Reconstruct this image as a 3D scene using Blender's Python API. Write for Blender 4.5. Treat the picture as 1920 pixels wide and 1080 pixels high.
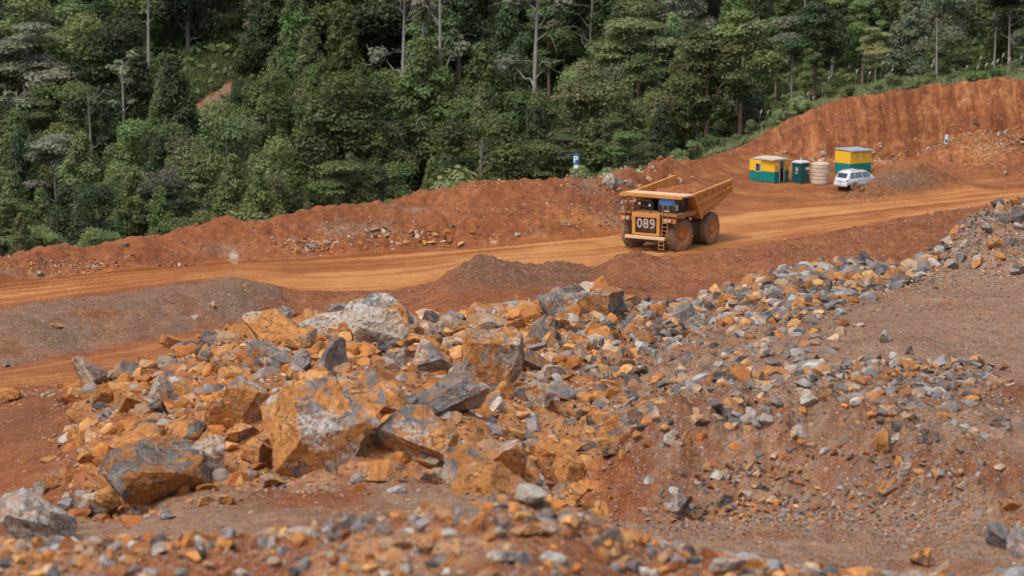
import bpy, bmesh, math, random
import numpy as np
from mathutils import Vector, Matrix, Euler

for o in list(bpy.data.objects):
    bpy.data.objects.remove(o, do_unlink=True)
scene = bpy.context.scene
COL = scene.collection

# ------------------------------------------------------------------ camera, sky, sun, exposure
CAMZ = 29.0                      # metres above the haul road
FPX = 4533.3                     # focal length in pixels of a 1920 px wide frame (85 mm on 36 mm)
PITCH = math.atan(740.0 / FPX)   # looking down at the pit
cam_d = bpy.data.cameras.new('camera')
cam_d.sensor_width = 36.0
cam_d.lens = FPX / 1920.0 * 36.0
cam_d.clip_start = 0.5
cam_d.clip_end = 3000.0
cam_d.dof.use_dof = True
cam_d.dof.focus_distance = 125.0
cam_d.dof.aperture_fstop = 0.85
cam = bpy.data.objects.new('camera', cam_d)
COL.objects.link(cam)
cam.location = (0, 0, CAMZ)
cam.rotation_euler = (math.pi / 2 - PITCH, 0, 0)
scene.camera = cam

SUN_EL, SUN_AZ = math.radians(58), math.radians(222)   # azimuth clockwise from +Y
world = bpy.data.worlds.new('World')
scene.world = world
world.use_nodes = True
wn = world.node_tree.nodes
wl = world.node_tree.links
wn.clear()
w_out = wn.new('ShaderNodeOutputWorld')
w_bg = wn.new('ShaderNodeBackground')
w_sky = wn.new('ShaderNodeTexSky')
w_sky.sky_type = 'NISHITA'
w_sky.sun_disc = False
w_sky.sun_elevation = SUN_EL
w_sky.sun_rotation = SUN_AZ
w_sky.altitude = 300
w_sky.air_density = 1.0
w_sky.dust_density = 4.0
w_sky.ozone_density = 1.0
w_bg.inputs['Strength'].default_value = 0.14
w_hs = wn.new('ShaderNodeHueSaturation')          # thin overcast: the sky is paler than clear blue
w_hs.inputs['Saturation'].default_value = 0.5
wl.new(w_sky.outputs[0], w_hs.inputs['Color'])
wl.new(w_hs.outputs[0], w_bg.inputs['Color'])
wl.new(w_bg.outputs[0], w_out.inputs['Surface'])

sun_d = bpy.data.lights.new('sun', 'SUN')
sun_d.energy = 1.5
sun_d.angle = math.radians(24)
sun_d.color = (1.0, 0.95, 0.88)
sun = bpy.data.objects.new('sun', sun_d)
COL.objects.link(sun)
sun_dir = Vector((math.sin(SUN_AZ) * math.cos(SUN_EL), math.cos(SUN_AZ) * math.cos(SUN_EL), math.sin(SUN_EL)))
sun.rotation_euler = sun_dir.to_track_quat('Z', 'Y').to_euler()
sun.location = (0, 0, 200)

scene.view_settings.view_transform = 'Standard'
scene.view_settings.look = 'None'
scene.view_settings.gamma = 1.0
scene.view_settings.exposure = 0.46
scene.view_settings.use_curve_mapping = False
scene.render.engine = 'CYCLES'
scene.cycles.use_denoising = True
scene.cycles.max_bounces = 6
scene.cycles.diffuse_bounces = 3
scene.cycles.transparent_max_bounces = 6

# ------------------------------------------------------------------ helpers
CP, SP = math.cos(PITCH), math.sin(PITCH)

def ray(px, py):
    rx = (px - 960.0) / FPX
    ry = (540.0 - py) / FPX
    return rx, CP + ry * SP, -SP + ry * CP

def at(px, py, d):
    """world point on the sight line through a photo pixel, d metres down range"""
    v = ray(px, py)
    t = d / v[1]
    return v[0] * t, d, CAMZ + v[2] * t

def at_z(px, py, z):
    v = ray(px, py)
    t = (z - CAMZ) / v[2]
    return v[0] * t, v[1] * t, z

def project(X, Y, Z):
    dz = Z - CAMZ
    depth = Y * CP - dz * SP
    up = Y * SP + dz * CP
    return 960.0 + FPX * X / depth, 540.0 - FPX * up / depth

def _hash(ix, iy, seed):
    h = (ix.astype(np.int64) * 374761393 + iy.astype(np.int64) * 668265263 + seed * 1442695041) & 0xFFFFFFFF
    h = ((h ^ (h >> 13)) * 1274126177) & 0xFFFFFFFF
    h = (h ^ (h >> 16)) & 0xFFFFFFFF
    return h

def perlin(x, y, seed=0):
    x = np.asarray(x, dtype=np.float64); y = np.asarray(y, dtype=np.float64)
    x0 = np.floor(x); y0 = np.floor(y)
    fx = x - x0; fy = y - y0
    u = fx * fx * fx * (fx * (fx * 6 - 15) + 10)
    v = fy * fy * fy * (fy * (fy * 6 - 15) + 10)
    def g(ox, oy):
        ang = _hash(x0 + ox, y0 + oy, seed) / 4294967296.0 * 2 * np.pi
        return np.cos(ang) * (fx - ox) + np.sin(ang) * (fy - oy)
    a = g(0, 0); b = g(1, 0); c = g(0, 1); d = g(1, 1)
    return (a + (b - a) * u) * (1 - v) + (c + (d - c) * u) * v

def fbm(x, y, octaves=4, seed=0, gain=0.5):
    t = np.zeros(np.broadcast(x, y).shape); amp = 1.0; f = 1.0
    for i in range(octaves):
        t = t + amp * perlin(x * f + 17.3 * i, y * f - 9.1 * i, seed + i)
        amp *= gain; f *= 2.03
    return t

def ridged(x, y, octaves=3, seed=0):
    t = np.zeros(np.broadcast(x, y).shape); amp = 1.0; f = 1.0
    for i in range(octaves):
        t = t + amp * (1 - 2 * np.abs(perlin(x * f + 5.7 * i, y * f + 3.3 * i, seed + i)) * 1.6)
        amp *= 0.5; f *= 2.1
    return t

def sstep(e0, e1, x):
    t = np.clip((x - e0) / (e1 - e0), 0, 1)
    return t * t * (3 - 2 * t)

def np_mesh(name, verts, faces, smooth=False):
    """mesh from numpy arrays, every face with the same number of corners"""
    me = bpy.data.meshes.new(name)
    verts = np.ascontiguousarray(verts, dtype=np.float32)
    faces = np.ascontiguousarray(faces, dtype=np.int32)
    nf, k = faces.shape
    me.vertices.add(len(verts)); me.loops.add(nf * k); me.polygons.add(nf)
    me.vertices.foreach_set('co', verts.ravel())
    me.loops.foreach_set('vertex_index', faces.ravel())
    me.polygons.foreach_set('loop_start', np.arange(0, nf * k, k, dtype=np.int32))
    me.polygons.foreach_set('use_smooth', np.full(nf, smooth, dtype=bool))
    me.update(calc_edges=True)
    return me

def col_attr(me, name, data):
    a = me.color_attributes.new(name, 'FLOAT_COLOR', 'POINT')
    d = np.ones((len(me.vertices), 4), dtype=np.float32)
    d[:, :data.shape[1]] = data
    a.data.foreach_set('color', d.ravel())

def link(name, me, mat=None, parent=None):
    o = bpy.data.objects.new(name, me)
    COL.objects.link(o)
    if mat is not None and me is not None and len(me.materials) == 0:
        me.materials.append(mat)
    if parent is not None:
        o.parent = parent
    return o

def tag(o, label=None, category=None, group=None, kind=None):
    if label: o['label'] = label
    if category: o['category'] = category
    if group: o['group'] = group
    if kind: o['kind'] = kind
    return o

def empty(name, loc=(0, 0, 0), rz=0.0):
    o = bpy.data.objects.new(name, None)
    COL.objects.link(o)
    o.location = loc
    o.rotation_euler = (0, 0, rz)
    return o

# ---- node helper
class NT:
    def __init__(self, name):
        self.mat = bpy.data.materials.new(name)
        self.mat.use_nodes = True
        self.t = self.mat.node_tree
        self.t.nodes.clear()
        self.out = self.n('ShaderNodeOutputMaterial')
    def n(self, kind, **kw):
        nd = self.t.nodes.new(kind)
        for k, v in kw.items():
            setattr(nd, k, v)
        return nd
    def put(self, sock, val):
        if isinstance(val, bpy.types.NodeSocket):
            self.t.links.new(val, sock)
        elif isinstance(val, (tuple, list)):
            if sock.type == 'RGBA' and len(val) == 3:
                val = (*val, 1)
            sock.default_value = val
        else:
            sock.default_value = val
    def math(self, op, a, b=None, c=None, clamp=False):
        nd = self.n('ShaderNodeMath', operation=op, use_clamp=clamp)
        self.put(nd.inputs[0], a)
        if b is not None: self.put(nd.inputs[1], b)
        if c is not None: self.put(nd.inputs[2], c)
        return nd.outputs[0]
    def mix(self, f, a, b, blend='MIX'):
        nd = self.n('ShaderNodeMix', data_type='RGBA', blend_type=blend)
        self.put(nd.inputs[0], f); self.put(nd.inputs[6], a); self.put(nd.inputs[7], b)
        return nd.outputs[2]
    def noise(self, vec, scale, detail=4.0, rough=0.55, dist=0.0, color=False):
        nd = self.n('ShaderNodeTexNoise')
        if vec is not None: self.put(nd.inputs['Vector'], vec)
        nd.inputs['Scale'].default_value = scale
        nd.inputs['Detail'].default_value = detail
        nd.inputs['Roughness'].default_value = rough
        nd.inputs['Distortion'].default_value = dist
        return nd.outputs['Color' if color else 'Fac']
    def vor(self, vec, scale, feature='F1', rand=1.0):
        nd = self.n('ShaderNodeTexVoronoi', feature=feature)
        if vec is not None: self.put(nd.inputs['Vector'], vec)
        nd.inputs['Scale'].default_value = scale
        nd.inputs['Randomness'].default_value = rand
        return nd
    def ramp(self, f, stops, interp='LINEAR'):
        nd = self.n('ShaderNodeValToRGB')
        cr = nd.color_ramp
        cr.interpolation = interp
        while len(cr.elements) > 1:
            cr.elements.remove(cr.elements[-1])
        cr.elements[0].position = stops[0][0]
        cr.elements[0].color = (*stops[0][1], 1)
        for p, c in stops[1:]:
            e = cr.elements.new(p); e.color = (*c, 1)
        self.put(nd.inputs[0], f)
        return nd.outputs[0]
    def map(self, f, a, b, c=0.0, d=1.0):
        nd = self.n('ShaderNodeMapRange')
        nd.interpolation_type = 'SMOOTHSTEP'
        self.put(nd.inputs[0], f)
        for i, v in enumerate((a, b, c, d)):
            self.put(nd.inputs[i + 1], v)
        return nd.outputs[0]
    def attr(self, name):
        nd = self.n('ShaderNodeAttribute', attribute_name=name)
        s = self.n('ShaderNodeSeparateColor')
        self.t.links.new(nd.outputs['Color'], s.inputs[0])
        return nd, s.outputs
    def bump(self, h, strength=0.5, dist=0.1, normal=None):
        nd = self.n('ShaderNodeBump')
        nd.inputs['Strength'].default_value = strength
        nd.inputs['Distance'].default_value = dist
        self.put(nd.inputs['Height'], h)
        if normal is not None: self.put(nd.inputs['Normal'], normal)
        return nd.outputs[0]
    def surf(self, base, rough=0.9, normal=None, metallic=0.0, spec=0.2, **kw):
        p = self.n('ShaderNodeBsdfPrincipled')
        self.put(p.inputs['Base Color'], base)
        self.put(p.inputs['Roughness'], rough)
        self.put(p.inputs['Metallic'], metallic)
        p.inputs['Specular IOR Level'].default_value = spec
        for k, v in kw.items():
            self.put(p.inputs[k], v)
        if normal is not None: self.put(p.inputs['Normal'], normal)
        self.t.links.new(p.outputs[0], self.out.inputs['Surface'])
        return p
    def pos(self):
        return self.n('ShaderNodeNewGeometry').outputs['Position']
    def objc(self):
        return self.n('ShaderNodeTexCoord').outputs['Object']
# ------------------------------------------------------------------ terrain: one height field lofted through the feature lines of the pit
# every entry: (photo column, sight-line row or None, distance or None, height or None)
def E(x, y=None, d=None, z=None):
    if y is not None and d is not None:
        X, Y, Z = at(x, y, d)
    elif y is not None:
        X, Y, Z = at_z(x, y, z)
    else:
        X, Y, Z = (x - 960.0) / FPX * 1.013 * d, d, z
    return X / Y, Y, Z

LINES = [
 # 0 ground below the frame
 [E(-700, d=20, z=19.8), E(2700, d=20, z=19.8)],
 # 1 foreground heap crest
 [E(-700,1062,42), E(0,1046,42), E(200,1030,42), E(500,1016,42), E(700,980,42), E(900,962,42), E(1000,956,42), E(1100,995,42),
  E(1200,1036,42), E(1300,1066,42), E(1420,1094,42), E(1700,1130,42), E(2700,1150,42)],
 # 2 dip behind it
 [E(-700,1085,52), E(0,1070,52), E(500,1052,52), E(900,1040,52), E(1200,1060,52), E(1420,1072,52), E(1700,1080,52), E(2700,1090,52)],
 # 3 toe of the boulder pile, floor before the bench face
 [E(-700,1000,66), E(0,1005,66), E(100,985,66), E(250,968,66), E(400,930,66), E(500,915,66), E(700,905,66), E(850,908,66),
  E(950,935,66), E(1050,950,66), E(1150,962,67), E(1250,965,69), E(1400,955,70), E(1550,950,70), E(1680,965,67), E(1800,985,63), E(1920,1010,60), E(2700,1050,57)],
 # 4 middle of the pile, edge of the grey bench
 [E(-700,870,82), E(0,855,80), E(200,830,76), E(400,812,75), E(600,790,74), E(800,790,75), E(900,800,77), E(1000,815,79),
  E(1080,848,78), E(1150,845,76), E(1250,800,75), E(1350,760,75), E(1500,742,75), E(1650,785,72), E(1750,820,70), E(1920,900,65), E(2700,980,62)],
 # 5 upper pile, bench
 [E(-700,790,106), E(0,782,104), E(150,760,94), E(300,725,90), E(450,695,89), E(600,668,88), E(700,655,88), E(780,690,92), E(900,700,97),
  E(1000,680,102), E(1200,690,104), E(1400,632,110), E(1600,585,118), E(1740,522,131), E(1920,515,130), E(2700,505,130)],
 # 6 crest of the pile, outer rim of the bench, top of the grey heap
 [E(-700,752,126), E(0,736,124), E(130,726,114), E(300,680,108), E(420,640,105), E(520,618,104), E(600,606,104), E(700,600,104), E(770,624,110), E(850,626,116),
  E(950,602,126), E(1050,580,128), E(1130,572,128), E(1200,596,128), E(1300,582,128), E(1400,540,131), E(1500,505,135), E(1620,496,138),
  E(1700,505,140), E(1750,470,142), E(1830,396,143), E(1920,366,144), E(2050,340,145), E(2700,335,150)],
 # 7 low ground behind the rim
 [E(-700,d=140,z=.8), E(0,d=136,z=.8), E(300,d=141,z=.8), E(600,d=143,z=1.0), E(720,d=142,z=2), E(800,592,138), E(950,586,140), E(1100,566,141),
  E(1300,566,141), E(1500,d=147,z=4), E(1700,d=152,z=3), E(1920,d=157,z=2.6), E(2700,d=163,z=2)],
 # 8 near toe of the windrow and of the red heaps
 [E(-700,800,None,.3), E(0,692,None,.3), E(250,646,None,.3), E(480,598,None,.3), E(560,584,None,.2), E(700,d=159,z=1.0), E(850,548,155), E(1000,546,156),
  E(1150,566,155), E(1300,564,156), E(1500,510,164), E(1700,d=176,z=1.6), E(1920,d=192,z=1), E(2700,d=215,z=.6)],
 # 9 crests of windrow and heaps
 [E(-700,690,None,1.7), E(0,602,None,1.7), E(250,564,None,1.8), E(400,538,None,1.9), E(455,533,None,1.8), E(500,543,None,1.1), E(560,558,None,.15), E(700,556,None,.12), E(790,556,None,.3),
  E(840,520,None,1.9), E(895,479,None,3.0), E(940,492,None,2.5), E(1000,503,None,1.9), E(1055,493,None,2.2), E(1110,513,None,1.2), E(1165,479,None,2.4),
  E(1215,480,None,2.2), E(1250,490,None,1.7), E(1330,482,None,1.6), E(1500,457,None,1.5), E(1700,418,None,1.5), E(1780,407,None,1.2), E(1920,388,None,1.0), E(2700,330,None,.8)],
 # 10 near edge of the haul road
 [E(-700,655,None,0), E(0,576,None,0), E(250,540,None,0), E(430,519,None,0), E(560,548,None,0), E(700,546,None,0), E(790,536,None,0), E(895,508,None,0), E(1110,503,None,0),
  E(1330,476,None,0), E(1500,448,None,0), E(1700,410,None,0), E(1920,378,None,0), E(2700,320,None,0)],
 # 11 far edge of the haul road
 [E(-700,585,None,0), E(0,527,None,0), E(500,487,None,0), E(900,462,None,0), E(1150,436,None,0), E(1400,390,None,0), E(1700,371,None,0), E(1920,354,None,0), E(2700,305,None,0)],
 # 12 crest of the far earth bank, then foot of the cut
 [E(-700,540,172), E(0,474,184.5), E(60,462,185), E(110,464,188), E(300,442,192.5), E(470,414,198), E(640,392,203), E(800,367,208), E(900,345,211), E(940,337,212), E(1000,340,212),
  E(1090,332,214), E(1150,330,217), E(1240,318,226), E(1320,302,242), E(1400,292,256), E(1440,290,258), E(1560,301,256), E(1700,300,256), E(1920,292,257), E(2700,275,262)],
 # 13 back of the bank, top of the cut
 [E(-700,546,174), E(0,480,187), E(110,470,190.5), E(300,448,195), E(470,420,200.5), E(640,398,205.5), E(800,373,210.5), E(940,342,215), E(1000,345,215),
  E(1150,332,221), E(1240,314,232), E(1320,296,250), E(1390,276,262), E(1440,250,262), E(1500,218,263), E(1560,193,263), E(1700,169,263), E(1920,152,263), E(2700,132,270)],
 # 14 valley side, top of the bench above the cut
 [E(-700,d=196,z=-8), E(0,d=206,z=-7.5), E(300,d=214,z=-7), E(640,d=224,z=-7), E(940,d=232,z=-5.5), E(1150,d=238,z=-3), E(1260,d=248,z=-.5), E(1320,288,262), E(1390,262,273),
  E(1440,236,276), E(1500,208,279), E(1560,186,280), E(1700,158,282), E(1920,140,284), E(2700,120,288)],
 # 15.. wooded hillside
 [E(-700,d=262,z=-13), E(400,d=268,z=-12), E(900,d=272,z=-10), E(1250,d=282,z=-6), E(1560,d=302,z=3), E(1920,d=308,z=5.5), E(2700,d=312,z=7)],
 [E(-700,d=312,z=-9), E(400,d=314,z=-6), E(900,d=318,z=-5), E(1250,d=324,z=-2), E(1560,d=332,z=4), E(2700,d=336,z=9)],
 [E(-700,d=352,z=-1), E(400,d=350,z=6), E(900,d=356,z=5), E(1560,d=362,z=9), E(2700,d=366,z=13)],
 [E(-700,d=430,z=20), E(960,d=430,z=24), E(2700,d=430,z=28)],
 [E(-700,d=560,z=62), E(2700,d=560,z=66)],
 [E(-700,d=760,z=120), E(2700,d=760,z=124)],
]
NL = len(LINES)
AG = np.concatenate([np.linspace(-700, -130, 48, endpoint=False), np.linspace(-130, 2050, 570, endpoint=False), np.linspace(2050, 2700, 54)])
AG = (AG - 960) / FPX * 1.013
NC = len(AG)
def col_of(a):
    return np.clip(np.interp(a, AG, np.arange(NC)), 0, NC - 1.001)
def gsm(v, s, axis=-1):
    r = int(3 * s)
    k = np.exp(-0.5 * (np.arange(-r, r + 1) / s) ** 2); k /= k.sum()
    pad = [(0, 0)] * v.ndim; pad[axis] = (r, r)
    vp = np.pad(v, pad, mode='edge')
    return np.apply_along_axis(lambda m: np.convolve(m, k, mode='valid'), axis, vp)
DL = np.zeros((NL, NC)); ZL = np.zeros((NL, NC))
for i, L in enumerate(LINES):
    L = sorted(L)
    xs = [p[0] for p in L]
    DL[i] = np.interp(AG, xs, [p[1] for p in L])
    ZL[i] = np.interp(AG, xs, [p[2] for p in L])
DL = gsm(DL, 2.2); ZL = gsm(ZL, 2.2)
for i in range(1, NL):
    DL[i] = np.maximum(DL[i], DL[i - 1] + 0.6)
RG = np.concatenate([np.arange(13, 38, .8), np.arange(38, 60, .27), np.arange(60, 112, .27), np.arange(112, 145, .36), np.arange(145, 180, .4), np.arange(180, 225, .42),
                     np.arange(225, 254, .5), np.arange(254, 266, .25), np.arange(266, 286, .7), np.arange(286, 370, 2.0), np.arange(370, 765, 8.0)])
NR = len(RG)
Z = np.zeros((NR, NC)); REG = np.zeros((NR, NC), dtype=int); FRAC = np.zeros((NR, NC))
for j in range(NC):
    Z[:, j] = np.interp(RG, DL[:, j], ZL[:, j])
    rise = ZL[13, j] - ZL[12, j]
    if rise > 1.5 and AG[j] > .095:          # the cut: steep scraped face, a ledge, then the top lift
        t = (RG - DL[12, j]) / (DL[13, j] - DL[12, j])
        g = np.interp(t, [0, .42, .62, .78, 1], [0, .66, .71, .97, 1])
        Z[:, j] = np.where((t > 0) & (t < 1), ZL[12, j] + rise * g, Z[:, j])
    r = np.clip(np.searchsorted(DL[:, j], RG, side='right') - 1, 0, NL - 2)
    REG[:, j] = r
    FRAC[:, j] = (RG - DL[r, j]) / (DL[r + 1, j] - DL[r, j])
    # smooth creases of each profile a little
Z = gsm(Z, 1.6, axis=0)
YY = np.repeat(RG[:, None], NC, 1)
XX = AG[None, :] * YY
PX, PY = project(XX, YY, Z)
S = REG + FRAC          # continuous feature coordinate

def band(lo, hi, soft=0.25):
    return sstep(lo - soft, lo + soft, S) * (1 - sstep(hi - soft, hi + soft, S))
w_road = band(10, 11, .12)
w_left = 1 - sstep(520, 620, PX)
w_yard = band(11, 12, .2) * sstep(1130, 1330, PX)
w_lane = band(6.6, 8, .25) * (1 - sstep(540, 640, PX))
w_cut = band(12, 13, .1) * sstep(1330, 1440, PX)
w_bank = band(11, 13.4, .15) * (1 - sstep(1180, 1330, PX))
w_wood = sstep(13.2, 13.8, S)
pile_soft = sstep(2.7, 3.2, S) * (1 - sstep(6.0, 6.6, S))
w_pile = pile_soft * (1 - sstep(1080, 1250, PX + (PY - 700) * .15)) * sstep(70, 170, PX) * (1 - sstep(5.2, 5.9, S) * (1 - sstep(250, 420, PX)))
w_bench = band(3.9, 5.9, .25) * sstep(1350, 1560, PX)
w_heap = band(5.1, 6.6, .3) * sstep(1690, 1760, PX)
w_fore = 1 - sstep(1.1, 1.6, S)

amp = 0.10 + 0.0 * S
n_big = fbm(XX / 9, YY / 9, 4, 3)
n_mid = fbm(XX / 2.6, YY / 2.6, 4, 11)
n_fine = fbm(XX / 0.8, YY / 0.8, 3, 21)
flat = np.clip(w_road + w_yard + w_lane, 0, 1)
dz = (0.22 * n_big + 0.22 * n_mid + 0.10 * n_fine) * (1 - flat)
dz += w_pile * (0.55 * ridged(XX / 4.2, YY / 5.5, 3, 5) * .5 + 0.30 * n_mid)
dz += w_heap * 0.45 * n_mid
dz += w_bank * (0.55 * fbm(XX / 4.6, YY / 2.6, 4, 31) + 1.1 * np.clip(fbm(XX / 11.0, YY / 4.5, 4, 33), -.2, 1) + .22 * ridged(XX / 2.9, YY / 1.8, 3, 35) * .5 + .2 * n_fine - .12)
dz += (band(8.1, 9.9, .2)) * (0.30 * fbm(XX / 2.0, YY / 1.6, 4, 41) + .16 * n_fine * sstep(700, 820, PX) + .25 * ridged(XX / 2.6, YY / 2.2, 2, 44) * .5 * sstep(700, 820, PX))
dz += band(3.0, 4.05, .2) * sstep(1150, 1250, PX) * (.7 * ridged(XX / 2.4, YY / 3.0, 3, 47) * .5 + .4 * n_mid + .22 * n_fine)   # gullied bench face
dz += band(3.9, 6.2, .3) * sstep(930, 1050, PX) * (1 - sstep(1330, 1500, PX)) * (.5 * ridged(XX / 3.0, YY / 3.4, 3, 48) * .5 + .2 * n_fine)
dz += w_wood * 1.2 * n_big
# wheel ruts along the road
rv = S - 10.0
rut = perlin(XX * 0.02, rv * 26.0, 61) * .6 + perlin(XX * 0.05, rv * 60.0, 62) * .4
dz += (w_road + .6 * w_yard + w_lane * .8) * (0.16 * rut + .05 * n_fine + .05 * n_mid)
# tool marks on the cut face
marks = perlin(XX * .95 + .9 * n_mid + .5 * n_big, YY * 0.06, 71) * (.5 + 1.2 * np.clip(n_big + .3, 0, 1)) + .45 * perlin(XX * 2.9 + .6 * n_mid, YY * .12, 72) + .35 * n_fine
dz += w_fore * (.18 * ridged(XX / 1.6, YY / 1.6, 3, 49) * .5 + .12 * n_fine)
dz += w_cut * (0.75 * marks * np.sin(np.clip(S - 12, 0, 1) * np.pi) + .7 * fbm(XX / 5.0, YY / 2.0, 3, 75) + .35 * np.round(2.2 * np.clip(S - 12, 0, 1) + .5 * perlin(XX / 4, YY / 9, 77)) * .4)
Z = Z + dz

def bump_at(px, py, rx, ry, h):
    """mound (or hollow) centred where a photo pixel meets the ground"""
    global Z
    X0, Y0, Z0 = hit(px, py)
    q = ((XX - X0) / rx) ** 2 + ((YY - Y0) / ry) ** 2
    Z = Z + h * np.exp(-q * 1.2)

def hit(px, py, dmin=20.0, lift=0.0):
    v = ray(px, py)
    a = v[0] / v[1]
    jf = float(col_of(a))
    j = int(jf); t = jf - j
    prof = Z[:, j] * (1 - t) + Z[:, j + 1] * t + lift
    zr = CAMZ + v[2] / v[1] * RG
    ok = np.nonzero((prof >= zr) & (RG >= dmin))[0]
    i = ok[0] if len(ok) else NR - 1
    if i == 0: i = 1
    f0 = zr[i - 1] - prof[i - 1]; f1 = zr[i] - prof[i]
    u = 1.0 if f0 == f1 else np.clip(f0 / (f0 - f1), 0, 1)
    d = RG[i - 1] + (RG[i] - RG[i - 1]) * u
    return a * d, d, CAMZ + v[2] / v[1] * d

def hz(X, Y):
    X = np.asarray(X, dtype=float); Y = np.asarray(Y, dtype=float)
    jf = col_of(X / Y)
    i = np.clip(np.searchsorted(RG, Y, side='right') - 1, 0, NR - 2)
    t = np.clip((Y - RG[i]) / (RG[i + 1] - RG[i]), 0, 1)
    j = jf.astype(int); u = jf - j
    return (Z[i, j] * (1 - u) + Z[i, j + 1] * u) * (1 - t) + (Z[i + 1, j] * (1 - u) + Z[i + 1, j + 1] * u) * t

def field(W, X, Y):
    jf = col_of(X / Y).astype(int)
    i = np.clip(np.searchsorted(RG, Y), 0, NR - 1)
    return W[i, jf]

# local mounds and hollows
bump_at(1708, 354, 5.2, 2.6, 2.9)      # brown spoil heap before the parked car
bump_at(1660, 360, 2.6, 2.0, .9)
bump_at(1850, 300, 5.5, 4.0, 2.9)      # pale rubble heap before the cut
bump_at(1780, 300, 4.0, 3.0, 1.7)
bump_at(1905, 318, 4.0, 3.0, 2.0)
bump_at(1150, 905, 2.2, 3.0, -1.8)     # washed-out hollow under the bench
bump_at(1080, 925, 1.6, 2.0, -.7)
bump_at(1230, 850, 2.0, 2.0, .7)
bump_at(640, 700, 6.5, 7.0, .5)        # the pile swells
bump_at(560, 810, 7.0, 5.0, .6)
bump_at(60, 790, 4.0, 5.0, .8)         # red soil heap beside the pile
bump_at(1040, 415, 6.0, 4.0, .0)
bump_at(1275, 330, 5.0, 3.5, .9)
bump_at(1760, 145, 2.2, 2.0, 1.3)      # little red heap on the bench above the cut
PX, PY = project(XX, YY, Z)

# ---- soil masks (what the ground itself is made of)
nz = fbm(XX / 6, YY / 6, 4, 81); nz2 = fbm(XX / 1.8, YY / 1.8, 3, 85)
grey = np.clip(w_bench * 1.0 + w_heap * .9 + band(3.0, 6.2, .3) * sstep(950, 1250, PX) * .75 + w_fore * .45 + band(1.2, 3.05, .15) * .65, 0, 1)
grey = np.clip(grey + (nz * .7 + nz2 * .35) * (grey > .05), 0, 1)
wind = band(8.0, 9.7, .2) * (1 - sstep(500, 560, PX))
grey = np.maximum(grey, wind * np.clip(.66 + nz * .7, 0, .95))
w_face0 = band(3.2, 4.2, .2) * sstep(1120, 1220, PX)
grey = np.clip(grey - w_face0 * np.clip(.25 + 1.0 * nz, 0, .8), 0, 1)
grey = np.maximum(grey, band(8.2, 9.2, .3) * sstep(820, 900, PX) * (1 - sstep(1090, 1140, PX)) * .35)
def blob(px, py, rx, ry):
    return np.exp(-(((PX - px) / rx) ** 2 + ((PY - py) / ry) ** 2))
grey = np.maximum(grey, .65 * blob(1690, 335, 80, 24) * (S > 11)); grey = np.maximum(grey, .6 * blob(1100, 348, 45, 22)); grey = np.maximum(grey, .55 * blob(420, 468, 70, 14))
grey = np.maximum(grey, w_bank * np.clip(1.5 * nz - .1, 0, .7))
grey = np.clip(grey * (1 - .95 * blob(1150, 895, 80, 75)) * (1 - .8 * blob(1900, 740, 60, 25)) * (1 - .8 * blob(1880, 888, 50, 16)), 0, 1)
orange = np.clip(w_pile * (.62 + .5 * nz + .4 * nz2), 0, 1) * (1 - .85 * sstep(1.0, 0.3, PX / 140.0) * 0)
orange = orange * sstep(60, 210, PX) * (1 - .8 * blob(880, 590, 110, 45))
orange = np.maximum(orange, w_fore * np.clip(.3 + nz, 0, .6))
orange = np.maximum(orange, .55 * blob(1840, 285, 70, 30)); orange = np.maximum(orange, w_cut * np.clip(.15 + .5 * marks + .4 * nz, 0, .45))
roadm = np.clip(w_road + .5 * w_yard * np.clip(.7 + 1.2 * nz, .2, 1.3) * (1 - blob(1690, 345, 90, 30)) * (1 - .8 * blob(1850, 300, 90, 40)) + .55 * w_lane, 0, 1)
roadm = np.maximum(roadm, .6 * blob(1080, 415, 110, 14))
wood = np.maximum(w_wood, band(13.0, 14, .1) * .6 + 0 * S)
wood = np.maximum(wood, sstep(12.98, 13.08, S) * sstep(1250, 1350, PX))
trail = (np.abs((PX - 390) * .70 + (PY - 196)) < 16 + 6 * nz2) & (np.abs(PX - 390) < 44) & (S > 15)
wood = wood * (1 - .95 * trail); grey = np.where(trail, .75, grey)
wood = np.where((np.hypot(XX - hit(1760, 145)[0], YY - hit(1760, 145)[1]) < 2.0), 0, wood)
peb = np.clip(.14 + .75 * grey + .5 * orange + .4 * w_fore + .35 * band(8.0, 9.9, .2) + .5 * band(1.5, 3.3, .2) * sstep(900, 1050, PX) + .4 * w_face0 - roadm * .9 - wood, 0, 1)
mask = np.stack([roadm, grey, orange, wood], -1).reshape(-1, 4)
X0_, Y0_, _z = hit(1705, 345)
heapd = np.exp(-(((XX - X0_) / 6.5) ** 2 + ((YY - Y0_) / 5.0) ** 2))
dark = np.clip(.8 * wind * (.7 + nz) + .9 * heapd + .75 * band(8.1, 9.6, .25) * sstep(830, 870, PX) * (1 - sstep(1100, 1150, PX)) + .5 * blob(1900, 320, 60, 22) * (S > 11)
               + .6 * blob(60, 800, 110, 70) * (S < 6.6) + w_face0 * np.clip(.9 * nz, 0, .5), 0, 1)
mask2 = np.stack([rv * .1 + 1.0, peb, w_cut, dark], -1).reshape(-1, 4)

def m_v(m, sep, a, b, c):
    cx = m.n('ShaderNodeCombineXYZ')
    for i, k in enumerate((a, b, c)):
        m.put(cx.inputs[i], m.math('MULTIPLY', sep.outputs[i], k))
    return cx.outputs[0]

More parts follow.
